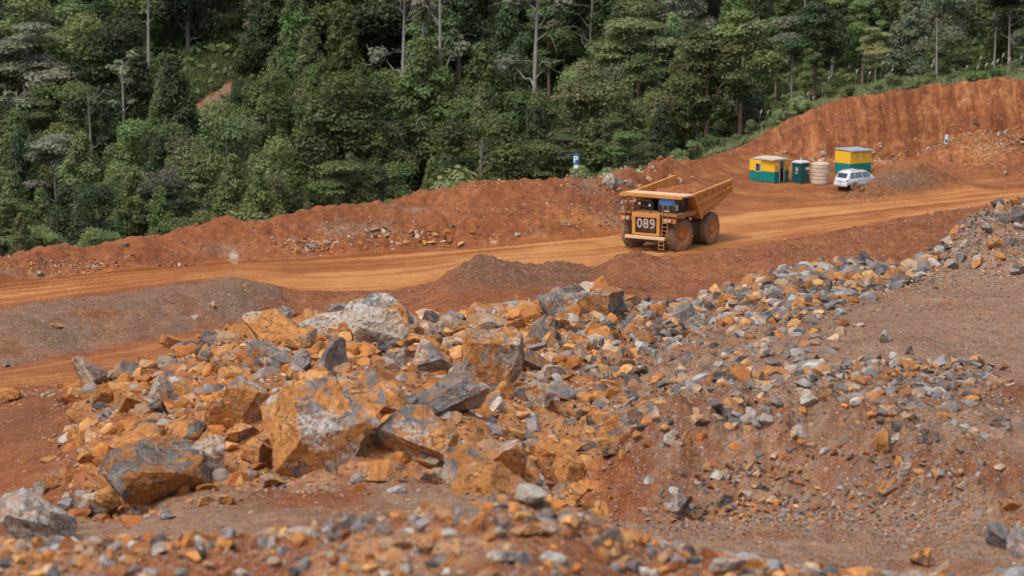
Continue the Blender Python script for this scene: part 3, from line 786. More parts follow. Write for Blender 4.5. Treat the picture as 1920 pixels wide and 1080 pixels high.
# ---- named boulders: photo column and row of the block's middle, width and height there, stain / pale / dark tone, plan depth ratio, label
BOULDERS = [
 # x, y, w, h, (orange, pale, dark), depth, label
 (597,795,222,168,(.80,.25,.0),.9,'largest boulder in the pile, orange stained with round grey patches'),
 (283,897,186,122,(.66,.15,.45),.9,'big overhanging boulder with orange top and dark shattered grey face'),
 (58,975,140,112,(.14,1.0,.0),.9,'big pale boulder streaked white above dark grey'),
 (373,860,90,74,(.30,.95,.0),.9,'white-topped block leaning behind the dark overhanging boulder'),
 (435,765,132,86,(.88,.25,.0),.9,'broad orange boulder with grey veins beside the largest boulder'),
 (447,815,70,40,(.95,.1,.0),.9,'flat orange slab lying before the broad grey-veined boulder'),
 (780,828,146,96,(.86,.2,.08),.9,'orange wedge boulder with dark grey notch, next to the largest boulder'),
 (815,866,70,50,(.84,.2,.0),.8,'small orange block propped under the wedge boulder'),
 (708,884,80,42,(.9,.1,.0),.8,'low orange rock at the foot of the largest boulder'),
 (725,755,98,66,(.88,.2,.0),.9,'orange boulder between the largest boulder and the long grey slab'),
 (763,755,38,32,(.15,.3,.25),.8,'dark grey cobble perched on an orange boulder'),
 (822,745,156,76,(.42,.35,.2),.6,'long grey slab dipping through the middle of the pile'),
 (882,878,92,76,(.62,.3,.2),.9,'pyramid-shaped rock banded grey and orange'),
 (945,860,78,64,(.88,.3,.0),.9,'rounded orange block behind the banded pyramid rock'),
 (1045,850,112,44,(.92,.25,.0),.7,'long flat orange slab at the edge of the washed-out hollow'),
 (905,908,112,46,(.70,.2,.25),.8,'orange and black jagged rock at the foot of the pile'),
 (810,676,68,62,(.70,.55,.0),.9,'pale orange boulder below the red soil gully'),
 (925,688,118,130,(.74,.62,.0),.55,'tall pale orange slab leaning in the gully'),
 (1008,622,32,68,(.05,.2,.15),.6,'upright grey slab standing like a post'),
 (985,678,82,42,(.72,.3,.25),.8,'brown flat-topped rock under the upright grey slab'),
 (1010,740,64,42,(.66,.6,.1),.8,'pale block with dark underside on the gully side'),
 (948,728,50,48,(.85,.2,.0),.7,'orange slab wedged at the bottom of the gully'),
 (1123,571,98,56,(.74,.25,.35),.8,'long rounded brown boulder on the rim below the truck'),
 (1046,574,58,50,(.56,.5,.1),.9,'grey and orange boulder beside the rounded brown boulder'),
 (1198,628,70,54,(.86,.1,.15),.6,'square orange block set in the grey rim'),
 (1296,598,84,64,(.14,.45,.1),.6,'layered grey ledge at the rim of the slope'),
 (1365,563,42,34,(.95,.05,.0),.8,'bright orange block on top of the rim'),
 (1430,657,48,34,(.35,.35,.1),.8,'grey block with orange corner on the slope'),
 (835,621,42,40,(.34,.35,.1),.8,'lone grey-brown rock in the red soil gully'),
 (525,628,124,78,(.86,.4,.0),.9,'large orange boulder with white flecks at the top of the pile'),
 (533,588,48,32,(.25,.5,.05),.8,'grey cap rock on the large white-flecked boulder'),
 (560,640,62,44,(.93,.1,.0),.8,'orange block hanging off the large white-flecked boulder'),
 (705,605,118,94,(.55,.75,.0),.85,'pale crest boulder, highest of the pile'),
 (622,607,130,38,(.35,.95,.0),.7,'long white slab lying along the crest of the pile'),
 (633,581,40,24,(.1,.4,.05),.8,'small grey rock sitting on the crest beside the red soil'),
 (622,668,60,62,(.22,.35,.1),.9,'blocky grey boulder below the white crest slab'),
 (563,682,46,56,(.2,.4,.05),.8,'tall grey rock beside the blocky grey boulder'),
 (505,676,98,58,(.72,.4,.05),.9,'brown-orange boulder split by a dark joint under the pile crest'),
 (668,726,42,40,(.2,.65,.05),.8,'pale grey rock above the largest boulder'),
 (745,672,44,36,(.3,.6,.05),.8,'light grey rock below the highest crest boulder'),
 (385,665,30,44,(.72,.6,.0),.7,'upright pinkish orange rock in the loose stones'),
 (411,687,31,40,(.66,.7,.0),.7,'second upright pinkish rock, just below its neighbour'),
 (300,735,48,58,(.55,.2,.1),.7,'pointed slab half grey half orange'),
 (342,737,60,44,(.93,.1,.0),.8,'orange block against the pointed half grey slab'),
 (247,757,60,42,(.92,.05,.05),.8,'orange boulder left of the pointed half grey slab'),
 (192,742,54,48,(.9,.05,.1),.8,'brown-orange rock under the grey and orange end boulder'),
 (167,698,62,58,(.50,.35,.05),.8,'grey and orange boulder at the end of the pile by the track'),
 (240,695,36,38,(.1,.25,.1),.8,'dark grey rock near the end of the pile by the track'),
 (320,640,46,34,(.95,.1,.0),.8,'orange block on the shoulder of the pile above loose stones'),
 (147,783,40,32,(.9,.1,.05),.8,'single orange rock at the edge of the red soil'),
 (15,742,46,30,(.93,.05,.0),.8,'orange rock alone on the red soil heap by the frame edge'),
 (252,828,110,48,(.96,.05,.0),.9,'wide flat orange slab behind the dark overhanging boulder'),
 (145,822,44,38,(.95,.1,.0),.8,'tan-orange block between red soil and wide flat slab'),
 (160,857,36,34,(.94,.1,.0),.8,'rounded orange rock below the tan-orange block'),
 (348,812,64,42,(.93,.15,.0),.8,'orange rock between the wide flat slab and the broad boulder'),
 (260,945,78,54,(.62,.3,.15),.8,'grey-orange rock tucked under the dark overhanging boulder'),
 (185,945,94,66,(.86,.5,.0),.9,'orange rock with pale streaks beside the big pale boulder'),
 (72,916,38,32,(.5,.8,.0),.8,'pale cobble above the big pale boulder'),
 (480,852,58,56,(.93,.1,.0),.8,'upright orange rock in front of the largest boulder'),
 (526,855,50,40,(.82,.45,.0),.8,'tan angular block in front of the largest boulder'),
 (420,938,42,20,(.75,.5,.0),.8,'small tan slab on the flat dirt before the pile'),
 (312,965,36,18,(.3,.85,.0),.8,'white cobble under the dark overhanging boulder'),
 (1000,934,64,56,(.06,.55,.1),.9,'blurred grey rock standing on top of the near heap'),
 (638,984,78,62,(.04,.45,.05),.6,'blurred blue-grey slab tilted on the near heap'),
 (562,1004,78,28,(.05,1.0,.0),.8,'blurred bright white stone on the near heap'),
 (884,978,58,42,(.3,.8,.0),.8,'blurred pale stone left of the standing grey rock'),
 (942,982,42,36,(.4,.5,.05),.8,'blurred brownish stone close below the standing grey rock'),
 (1004,992,70,26,(.85,.4,.0),.8,'blurred orange slab directly below the standing grey rock'),
 (1036,1052,54,32,(.05,.5,.0),.8,'blurred blue-grey stone low on the near heap'),
 (945,1044,70,22,(.1,1.0,.0),.8,'blurred flat white stone low on the near heap'),
 (1140,1010,54,34,(.3,.4,.3),.8,'blurred brown rock where the near heap falls away'),
 (1368,1066,80,42,(.1,1.0,.0),.8,'blurred large white stone at the bottom edge'),
 (1275,948,62,42,(.08,.45,.2),.8,'grey slab with dark side on the lower slope'),
 (1358,936,36,26,(.8,.1,.3),.8,'reddish clod beside the grey slab of the lower slope'),
 (1726,1044,42,42,(.82,.4,.0),.8,'tan block on the gravel at the bottom right'),
 (1876,1010,58,52,(.05,.35,.05),.8,'blue-grey boulder at the right frame edge, lower corner'),
 (1914,1018,50,62,(.05,.6,.0),.8,'lighter grey boulder cut by the right frame edge'),
 (1898,950,34,26,(.95,.1,.0),.8,'orange rock above the blue-grey corner boulder'),
 (1656,826,46,48,(.55,.4,.0),.8,'grey and orange block at the edge of the bench'),
 (1741,818,44,30,(.08,.2,.25),.8,'dark grey rock on the open bench edge'),
 (1700,882,36,56,(.55,.6,.0),.7,'upright pale orange rock below the bench edge'),
 (1668,914,46,28,(.75,.3,.1),.8,'brown rock cluster piece under the upright pale rock'),
 (1257,821,30,30,(.05,.45,.05),.8,'blue-grey rock on the slope above the hollow'),
 (1285,822,26,34,(.72,.5,.0),.8,'orange chip standing beside the blue-grey slope rock'),
 (1500,810,32,24,(.1,.5,.05),.8,'grey rock half way along the bench edge'),
 (1404,782,34,30,(.08,.35,.1),.8,'dark grey rock at the top of the slope face'),
 (1880,402,30,50,(.25,.95,.0),.7,'white slab near the top of the grey heap'),
 (1905,376,28,22,(.85,.4,.0),.8,'peach rock at the very top of the grey heap'),
 (1872,382,26,20,(.02,.1,.65),.8,'black rock on the skyline of the grey heap'),
 (1910,408,34,34,(.02,.1,.6),.8,'black rock behind the white slab of the grey heap'),
 (1864,455,28,28,(.95,.05,.0),.8,'bright orange block in the face of the grey heap'),
 (1832,492,30,26,(.75,.45,.0),.8,'tan block at the foot of the grey heap'),
 (1140,339,27,27,(.03,.6,.0),.8,'large grey cube-like block on the far bank above the truck'),
 (1163,341,18,22,(.03,.5,.0),.8,'grey block next to the cube-like block on the far bank'),
 (1180,346,16,17,(.03,.65,.0),.8,'small grey block third in the row on the far bank'),
 (1161,355,14,9,(.03,.8,.0),.8,'flat pale stone below the grey blocks on the far bank'),
 (1256,330,12,9,(.03,.85,.0),.8,'pale stone on the bank behind the truck body'),
 (1545,287,13,9,(.3,.9,.0),.8,'white stone on the ground behind the toilet and tank'),
 (72,512,22,11,(.05,.95,.0),.8,'white block on the far bank near the frame edge'),
 (581,462,22,11,(.05,.8,.0),.8,'pale grey block at the foot of the far bank'),
 (612,456,18,10,(.6,.6,.0),.8,'tan stone beside the pale grey block of the far bank'),
 (556,470,14,10,(.95,.1,.0),.8,'orange stone left of the pale grey block of the far bank'),
 (232,459,18,11,(.8,.5,.0),.8,'peach stone on the crest of the far bank'),
 (461,534,17,10,(.95,.05,.0),.8,'orange stone on the grey windrow crest'),
 (104,611,28,8,(.75,.5,.0),.8,'flat peach slab on the face of the grey windrow'),
 (398,572,18,13,(.7,.6,.0),.8,'pinkish stone on the end of the grey windrow'),
 (364,594,18,10,(.05,.5,.1),.8,'grey stone at the toe of the windrow by the track'),
 (12,684,16,12,(.2,.9,.0),.8,'white stone at the toe of the windrow, frame edge'),
 (970,440,11,8,(.05,.8,.0),.8,'pale grey stone low on the far bank beside the side track'),
 (1885,325,10,9,(.1,1.0,.0),.8,'white stone at the foot of the brown spoil heap by the road'),
 (1617,355,15,10,(.75,.6,.0),.8,'tan stone at the toe of the spoil heap before the car'),
]
HERO = []
for k, (bx, by, bw, bh, tone, dep, lab) in enumerate(BOULDERS):
    if bx < 1090 and 560 < by < 930 and bw > 55:
        bw, bh = bw * 1.14, bh * 1.12
    X, Y, Z0 = hit(bx, by + bh * .40)
    sc = Y / FPX * 1.0
    hw, hh = bw * sc * .5, bh * sc * .5 * 1.12
    big = bw > 90
    v, f, fac = rock_arrays(4000 + k * 7, 5 if bw > 105 else 4, 11 + k % 6, .085 if big else .07)
    me = np_mesh('boulder', v * np.array([hw, hw * dep, hh]), f)
    facet_attr(me, fac)
    o = link('boulder', me, M_ROCK)
    o.location = (X, Y + hw * dep * .55, Z0 + hh * .62)
    rs = random.Random(k)
    o.rotation_euler = (rs.uniform(-.12, .12), rs.uniform(-.12, .12), rs.uniform(-.35, .35))
    o.color = (*tone, 1)
    tag(o, lab, 'boulder', 'boulders and blocks of broken rock')
    HERO.append((bx, by, bw, bh, lab, tone))

# ---- the other rocks one can still tell apart: shared shapes, one object each
def tone_word(t):
    if t[2] > .5: return 'black'
    if t[1] > .75: return 'white'
    if t[0] > .75: return 'orange'
    if t[0] > .45: return 'tan'
    return 'grey' if t[2] < .15 else 'dark grey'
SHORT = {}
for h in HERO:
    s = h[4].replace(',', '').split()
    SHORT[h[4]] = h[4]
protos = []
for k in range(22):
    v, f, fac = rock_arrays(7000 + k * 13, 4, 9 + k % 6, .07)
    protos.append(np_mesh('rock', v, f)); facet_attr(protos[-1], fac)
    protos[-1].materials.append(M_ROCK)
REFS = [(h[0], h[1], n) for h, n in (
 (HERO[0], 'the largest boulder'), (HERO[1], 'the dark overhanging boulder'), (HERO[2], 'the big pale boulder'), (HERO[4], 'the broad grey-veined boulder'),
 (HERO[6], 'the orange wedge boulder'), (HERO[11], 'the long grey slab'), (HERO[12], 'the banded pyramid rock'), (HERO[14], 'the flat orange slab by the hollow'),
 (HERO[16], 'the pale boulder below the gully'), (HERO[17], 'the leaning pale slab'), (HERO[18], 'the upright grey slab'), (HERO[22], 'the rounded brown boulder'),
 (HERO[24], 'the square orange rim block'), (HERO[25], 'the layered grey ledge'), (HERO[26], 'the bright orange rim block'), (HERO[27], 'the grey block with orange corner'),
 (HERO[29], 'the white-flecked boulder'), (HERO[32], 'the highest crest boulder'), (HERO[35], 'the blocky grey boulder'), (HERO[37], 'the split brown boulder'),
 (HERO[40], 'the two upright pinkish rocks'), (HERO[42], 'the pointed half grey slab'), (HERO[46], 'the end boulder by the track'), (HERO[48], 'the orange shoulder block'),
 (HERO[51], 'the wide flat slab'), (HERO[56], 'the pale-streaked orange rock'), (HERO[72], 'the grey slab of the lower slope'), (HERO[78], 'the grey and orange bench block'),
 (HERO[80], 'the upright pale orange rock'), (HERO[82], 'the blue-grey slope rock'), (HERO[84], 'the grey bench-edge rock'), (HERO[86], 'the white slab of the grey heap'),
 (HERO[90], 'the orange block of the grey heap'), (HERO[91], 'the tan block of the grey heap'), (HERO[75], 'the blue-grey corner boulder'))]
rs = np.random.RandomState(77)
spots = []
def more_rocks(weight, n, smin, smax, mix, seed):
    X, Y, Zs = scatter(weight, n * 4, seed)
    r = np.random.RandomState(seed + 1)
    got = 0
    for x, y, z in zip(X, Y, Zs):
        px, py = project(x, y, z)
        if not (5 < px < 1915 and 360 < py < 1000): continue
        u = r.rand(); s = smin + (smax - smin) * u ** 2.2
        pr = s / y * FPX * .5
        if any(abs(px - q[0]) < (pr + q[2]) * .72 and abs(py - q[1]) < (pr + q[2]) * .55 for q in spots): continue
        if any(abs(px - h[0]) < h[2] * .5 + pr * .35 and abs(py - h[1]) < h[3] * .5 + pr * .3 for h in HERO): continue
        t = mix[r.choice(len(mix))]
        spots.append((px, py, pr, x, y, z, s, tuple(np.clip(np.array(t) + r.uniform(-.08, .08, 3), 0, 1)), r.randint(22)))
        got += 1
        if got >= n: break
MX_PILE = [(.93, .1, 0), (.9, .2, 0), (.86, .4, 0), (.7, .5, 0), (.25, .4, .1), (.12, .35, .1), (.5, .4, .05), (.95, .05, .0)]
MX_GREY = [(.12, .4, .1), (.05, .3, .1), (.3, .5, .05), (.6, .5, .05), (.88, .2, .0), (.1, .85, .0), (.05, .2, .4)]
more_rocks(w_pile * inv2 * (.4 + nclump), 106, .7, 2.0, MX_PILE, 301)
more_rocks((w_slope * .5 + 1.5 * w_rim) * inv2 * (YY > 88), 46, .55, 1.3, MX_GREY, 303)
more_rocks(w_face * inv2, 26, .35, .80, MX_GREY, 307)
more_rocks(w_heap * inv2, 26, .6, 1.5, MX_GREY, 305)
from collections import defaultdict
lab_use = defaultdict(list)
for sp in spots:
    px, py, pr, x, y, z, s, t, k = sp
    o = link('rock', protos[k])
    e = [rs.uniform(.75, 1.25), rs.uniform(.7, 1.1), rs.uniform(.55, .95)]
    o.scale = [s * .5 * q for q in e]
    o.location = (x, y, z + s * .5 * e[2] * .45)
    o.rotation_euler = (rs.uniform(-.5, .5), rs.uniform(-.5, .5), rs.uniform(0, 6.28))
    o.color = (*t, 1)
    rx, ry, rn = min(REFS, key=lambda r: ((r[0] - px) / 1.3) ** 2 + (r[1] - py) ** 2)
    dx, dy = px - rx, py - ry
    where = ('right of' if dx > 0 else 'left of') if abs(dx) > abs(dy) * 1.4 else ('below' if dy > 0 else 'above')
    far = '' if math.hypot(dx, dy) < 75 else 'further '
    if far and where in ('below', 'above'): far = 'well '
    sz = 'small' if pr < 11 else ('medium' if pr < 19 else 'fair-sized')
    lab_use[f'{sz} {tone_word(t)} rock {far}{where} {rn}'].append((px, o))
ORD = ['', 'second', 'third', 'fourth', 'fifth', 'sixth', 'seventh', 'eighth']
for lab, lst in lab_use.items():
    lst.sort(key=lambda q: q[0])
    for i, (_, o) in enumerate(lst):
        if len(lst) == 1: l = lab
        elif i == 0: l = lab + ', leftmost of ' + str(len(lst))
        elif i == len(lst) - 1: l = lab + ', rightmost of ' + str(len(lst))
        else: l = lab + f', {ORD[i]} from left'
        tag(o, l, 'rock', 'rocks scattered among the boulders')
# ------------------------------------------------------------------ forest
def leaf_material():
    m = NT('leaves')
    oi = m.n('ShaderNodeObjectInfo')
    a, c = m.attr('tone')
    base = m.mix(1.0, oi.outputs['Color'], a.outputs['Color'], 'MULTIPLY')
    hsv = m.n('ShaderNodeHueSaturation')
    m.put(hsv.inputs['Hue'], m.math('ADD', .468, m.math('MULTIPLY', oi.outputs['Random'], .035)))
    m.put(hsv.inputs['Saturation'], 1.0)
    m.put(hsv.inputs['Value'], m.math('ADD', .8, m.math('MULTIPLY', oi.outputs['Random'], .45)))
    m.put(hsv.inputs['Color'], base)
    p = m.surf(hsv.outputs[0], .55, spec=.28)
    tr = m.n('ShaderNodeBsdfTranslucent')
    m.put(tr.inputs[0], m.mix(1.0, hsv.outputs[0], (1.3, 1.35, .6), 'MULTIPLY'))
    mx = m.n('ShaderNodeMixShader'); mx.inputs[0].default_value = .30
    m.t.links.new(p.outputs[0], mx.inputs[1]); m.t.links.new(tr.outputs[0], mx.inputs[2])
    m.t.links.new(mx.outputs[0], m.out.inputs['Surface'])
    return m.mat
M_LEAF = leaf_material()

def bark_material(name, a, b):
    m = NT(name)
    P = m.pos()
    n = m.noise(P, 3.0, 5, .65)
    m.surf(m.ramp(n, [(.3, a), (.7, b)]), .9, m.bump(n, .5, .05), spec=.15)
    return m.mat
M_BARK = bark_material('grey_bark', (.10, .085, .07), (.24, .215, .185))
M_PALE = bark_material('pale_bark', (.20, .185, .165), (.38, .355, .32))
M_BROWN = bark_material('brown_bark', (.16, .10, .07), (.33, .22, .16))

def leaves_on(rs, centers, radii, n, size, flatz=1.0, droop=0.0, upbias=.35, aspect=1.6):
    """quads spread through the shells of ellipsoidal twig clumps; returns verts (n,4,3) and tone (n,3)"""
    k = rs.choice(len(centers), n, p=(radii ** 2) / (radii ** 2).sum())
    d = rs.normal(size=(n, 3)); d /= np.linalg.norm(d, axis=1)[:, None]
    d[:, 2] = np.where(rs.rand(n) < .62, np.abs(d[:, 2]), d[:, 2])
    r = radii[k] * (rs.rand(n) ** .33) * rs.uniform(.80, 1.12, n)
    p = centers[k] + d * r[:, None] * np.array([1, 1, flatz])
    nrm = d * .8 + np.array([0, 0, upbias]) + rs.normal(size=(n, 3)) * .42
    nrm /= np.linalg.norm(nrm, axis=1)[:, None]
    t = np.cross(nrm, rs.normal(size=(n, 3)))
    t[:, 2] -= droop
    t -= nrm * (t * nrm).sum(1)[:, None]
    t /= np.linalg.norm(t, axis=1)[:, None] + 1e-9
    b = np.cross(nrm, t)
    s = size * rs.uniform(.6, 1.35, n)
    L = t * (s * aspect * .5)[:, None]; W = b * (s * .5)[:, None]
    q = np.stack([p - L, p - W * 1.0 + L * .1, p + L, p + W * 1.0 + L * .1], 1)
    lobe = rs.uniform(.78, 1.25, (len(centers), 1)) * (1 + rs.uniform(-.10, .10, (len(centers), 3)))
    tone = lobe[k] * rs.uniform(.85, 1.18, (n, 1))
    return q, tone

def tube_arrays(pts, rad, n=6):
    pts = np.array(pts, dtype=float); rad = np.array(rad, dtype=float)
    vs = []; m_ = len(pts)
    for i in range(m_):
        d = pts[min(i + 1, m_ - 1)] - pts[max(i - 1, 0)]
        d /= np.linalg.norm(d) + 1e-9
        u = np.cross(d, [0.31, .9, .12]); u /= np.linalg.norm(u) + 1e-9
        w = np.cross(d, u)
        for k in range(n):
            a = 2 * math.pi * k / n
            vs.append(pts[i] + rad[i] * (math.cos(a) * u + math.sin(a) * w))
    fs = [[i * n + k, i * n + (k + 1) % n, (i + 1) * n + (k + 1) % n, (i + 1) * n + k] for i in range(m_ - 1) for k in range(n)]
    return np.array(vs), np.array(fs)

def join(parts):
    vs, fs, b = [], [], 0
    for v, f in parts:
        vs.append(v); fs.append(f + b); b += len(v)
    return np.concatenate(vs), np.concatenate(fs)

def limb(rs, p0, p1, r0, r1, seg=5, wob=.06):
    p0 = np.array(p0, float); p1 = np.array(p1, float)
    L = np.linalg.norm(p1 - p0)
    t = np.linspace(0, 1, seg)
    pts = p0 + (p1 - p0) * t[:, None]
    pts[1:-1] += rs.normal(size=(seg - 2, 3)) * L * wob
    pts[:, 2] += np.sin(t * math.pi) * L * .06
    return tube_arrays(pts, r0 + (r1 - r0) * t)

def make_tree(kind, seed):
    """nominal 12 m tall; returns trunk mesh, crown mesh"""
    rs = np.random.RandomState(seed)
    H = 12.0
    br = []
    if kind == 'round':
        n = 24
        th = rs.uniform(0, 2 * np.pi, n); zz = rs.uniform(.22, .94, n); rr = np.sqrt(np.clip(1 - ((zz - .52) / .5) ** 2, .03, 1)) * rs.uniform(.35, .8, n) * 4.2
        c = np.stack([rr * np.cos(th), rr * np.sin(th), zz * H], -1); R = rs.uniform(.9, 2.0, n)
        q, tone = leaves_on(rs, c, R, 14500, .20)
        bark = M_BARK; base = .26
    elif kind == 'cone':
        n = 30
        t = np.linspace(.10, .97, n); th = np.arange(n) * 2.4 + rs.uniform(-.4, .4, n)
        rr = (1 - t) ** .8 * 3.1 * rs.uniform(.45, 1.05, n)
        c = np.stack([rr * np.cos(th), rr * np.sin(th), t * H], -1); R = .55 + (1 - t) * 1.15 * rs.uniform(.8, 1.2, n)
        q, tone = leaves_on(rs, c, R, 15500, .150, 1.25, 1.6, .15, 2.6)
        bark = M_BARK; base = .9
    elif kind == 'umbrella':
        n = 12
        th = rs.uniform(0, 2 * np.pi, n); zz = rs.uniform(.55, .98, n); rr = (1.25 - zz) * 5.6 * rs.uniform(.3, 1.0, n)
        c = np.stack([rr * np.cos(th), rr * np.sin(th), zz * H], -1); R = rs.uniform(1.3, 2.4, n)
        q, tone = leaves_on(rs, c, R, 8200, .20, .26, 0, 1.1)
        bark = M_PALE; base = .5
    elif kind == 'tall':
        n = 15
        zz = np.linspace(.42, .97, n); th = np.arange(n) * 2.1 + rs.uniform(-.5, .5, n); rr = np.sin(np.clip((zz - .30) / .75, 0, 1) * np.pi) * 2.6 * rs.uniform(.35, 1.0, n)
        c = np.stack([rr * np.cos(th), rr * np.sin(th), zz * H], -1); R = rs.uniform(.8, 1.6, n)
        q, tone = leaves_on(rs, c, R, 9000, .185, .62, .2, .6)
        bark = M_BROWN; base = .8
    elif kind == 'bush':
        n = 13; H = 5.0
        th = rs.uniform(0, 2 * np.pi, n); rr = rs.uniform(.2, 1.0, n) * 2.6; zz = rs.uniform(.2, .8, n) * (1 - .3 * rr / 2.6)
        c = np.stack([rr * np.cos(th), rr * np.sin(th), zz * H], -1); R = rs.uniform(.7, 1.3, n)
        q, tone = leaves_on(rs, c, R, 5200, .215)
        bark = M_BARK; base = .1
    else:   # bare: pale stems with a little foliage
        n = 9
        th = rs.uniform(0, 2 * np.pi, n); zz = rs.uniform(.55, 1.0, n); rr = rs.uniform(.4, 1.0, n) * 2.2
        c = np.stack([rr * np.cos(th), rr * np.sin(th), zz * H], -1); R = rs.uniform(.5, 1.0, n)
        q, tone = leaves_on(rs, c, R, 420, .34, .5, 0, .8)
        bark = M_PALE; base = .4
    top = c[:, 2].max()
    lean = rs.uniform(-.5, .5, 2) * (.6 if kind != 'cone' else .15)
    def axis(z):
        t = z / top
        return np.array([lean[0] * t * t, lean[1] * t * t, z])
    r0 = .19 if kind in ('tall', 'bare', 'umbrella') else .24
    if kind == 'bush': r0 = .10
    zs = np.linspace(-.6, top * .93, 8)
    br.append(tube_arrays([axis(z) for z in zs], r0 * (1.1 - .85 * np.clip(zs / top, 0, 1)), 8))
    for i in range(len(c)):
        z0 = max(base, c[i, 2] - np.hypot(c[i, 0], c[i, 1]) * (.55 if kind != 'cone' else .1) - .5)
        z0 = min(max(z0, .12 * top), top * .9)
        rr_ = r0 * .42 * (1.1 - .8 * z0 / top)
        br.append(limb(rs, axis(z0), c[i], rr_, rr_ * .3))
        if kind in ('bare', 'umbrella'):
            for _ in range(3):
                br.append(limb(rs, c[i] * .75 + axis(z0) * .25, c[i] + rs.normal(size=3) * [1.0, 1.0, .6], rr_ * .45, rr_ * .15, 4))
    tv, tf = join(br)
    trunk = np_mesh('trunk', tv, tf, True); trunk.materials.append(bark)
    me = np_mesh('crown', q.reshape(-1, 3), np.arange(len(q) * 4).reshape(-1, 4))
    col_attr(me, 'tone', np.repeat(tone, 4, 0)); me.materials.append(M_LEAF)
    return trunk, me, (H if kind == 'bush' else 12.0)

TREES = {k: [make_tree(k, 1000 + 100 * i + j) for j in range(n)] for i, (k, n) in enumerate((('round', 4), ('cone', 3), ('umbrella', 2), ('tall', 2), ('bush', 2), ('bare', 2)))}
TREE_NAME = {'round': 'broadleaf_tree', 'cone': 'feathery_tree', 'umbrella': 'umbrella_tree', 'tall': 'slender_tree', 'bush': 'shrub', 'bare': 'bare_tree'}
GREENS = {'dark': (.052, .078, .037), 'mid': (.104, .146, .054), 'light': (.160, .200, .090), 'olive': (.140, .165, .066), 'grey': (.165, .185, .125), 'yellow': (.195, .215, .095)}
trees_made = []
def plant(kind, x, y, h, green, seed, width=1.0, label=None, z=None):
    r = random.Random(seed)
    trunk, crown, nom = r.choice(TREES[kind])
    z = float(hz(x, y)) if z is None else z
    root = empty(TREE_NAME[kind], (x, y, z - .1), r.uniform(0, 6.28))
    s = h / nom
    root.scale = (s * width, s * width, s)
    t = link('trunk', trunk, parent=root); c = link('crown', crown, parent=root)
    g = GREENS[green]; j = r.uniform(.85, 1.2)
    c.color = (g[0] * j, g[1] * j, g[2] * j, 1)
    px, pt = project(x, y, z + h); pb = project(x, y, z)[1]
    trees_made.append([root, kind, green, px, pt, pb, y, label])
    return root

# trees one can pick out by eye: column, row of the top, distance, kind, colour, width, label
SPECIAL = [
 (1383,22,284,'tall','olive',1.25,'tall slender tree with bare brown trunk above the yellow huts'),
 (1320,60,282,'tall','mid',1.15,'slender tree standing beside the bare brown trunk'),
 (335,108,296,'cone','dark',1.15,'dark pointed feathery tree left of the red dirt trail'),
 (470,150,322,'round','dark',1.0,'black-green rounded tree right of the red dirt trail'),
 (430,205,276,'round','light',.95,'light green rounded tree below the red dirt trail'),
 (375,262,262,'round','light',.9,'pale green bushy tree in front of the light rounded one'),
 (520,268,258,'round','olive',.9,'olive mound-shaped tree beside the pale green one'),
 (800,75,300,'cone','mid',1.35,'broad feathery tree in the middle of the forest'),
 (905,80,304,'cone','mid',1.2,'second broad feathery tree, right of the middle one'),
 (650,150,286,'round','mid',1.25,'wide green tree above the far bank, centre left'),
 (900,210,258,'round','mid',1.2,'wide domed tree behind the far bank crest'),
 (1130,150,280,'round','olive',1.3,'big olive broadleaf tree behind the parking sign'),
 (1215,170,286,'round','olive',1.1,'olive broadleaf tree above the grey blocks of the far bank'),
 (240,95,312,'bare','grey',.9,'leaning tree with pale bare trunk, left forest'),
 (68,22,318,'umbrella','grey',1.1,'flat-topped tree with white trunk in the upper left corner'),
 (45,150,292,'bare','grey',1.0,'pale branching dead tree at the left frame edge'),
 (110,242,272,'umbrella','grey',.8,'small flat-topped grey tree above the left bank'),
 (1632,40,300,'umbrella','yellow',.85,'pale yellow-green tiered tree above the cut bank'),
 (1745,12,298,'bare','olive',.9,'thin multi-stemmed reddish tree above the cut bank'),
 (1520,8,306,'tall','dark',1.3,'dark column-like tree near the top edge above the huts'),
 (1180,20,312,'umbrella','light',1.1,'light layered tree near the top edge, above the truck'),
 (757,-70,306,'bare','grey',.8,'pale straight trunk at the top edge, first of three'),
 (797,-60,309,'bare','olive',.75,'pale straight trunk at the top edge, second of three'),
 (827,-75,304,'bare','grey',.75,'pale straight trunk at the top edge, third of three'),
 (1000,-60,300,'bare','grey',.9,'forked pale dead tree at the top edge above the parking sign'),
 (895,285,238,'bush','yellow',1.0,'yellow-green shrub by the crest of the far bank'),
 (40,205,282,'cone','olive',1.1,'olive feathery tree low at the left frame edge'),
 (160,250,262,'cone','olive',1.2,'broad olive feathery tree above the left bank'),
 (440,290,246,'cone','olive',1.2,'low dark mound tree above the bank, left of centre'),
]
for i, (px, top, d, kind, green, wd, lab) in enumerate(SPECIAL):
    x = (px - 960) / FPX * 1.013 * d
    z = float(hz(x, d)); zt = at(px, top, d)[2]
    plant(kind, x, d, max(zt - z, 3.0), green, 500 + i, wd, lab)

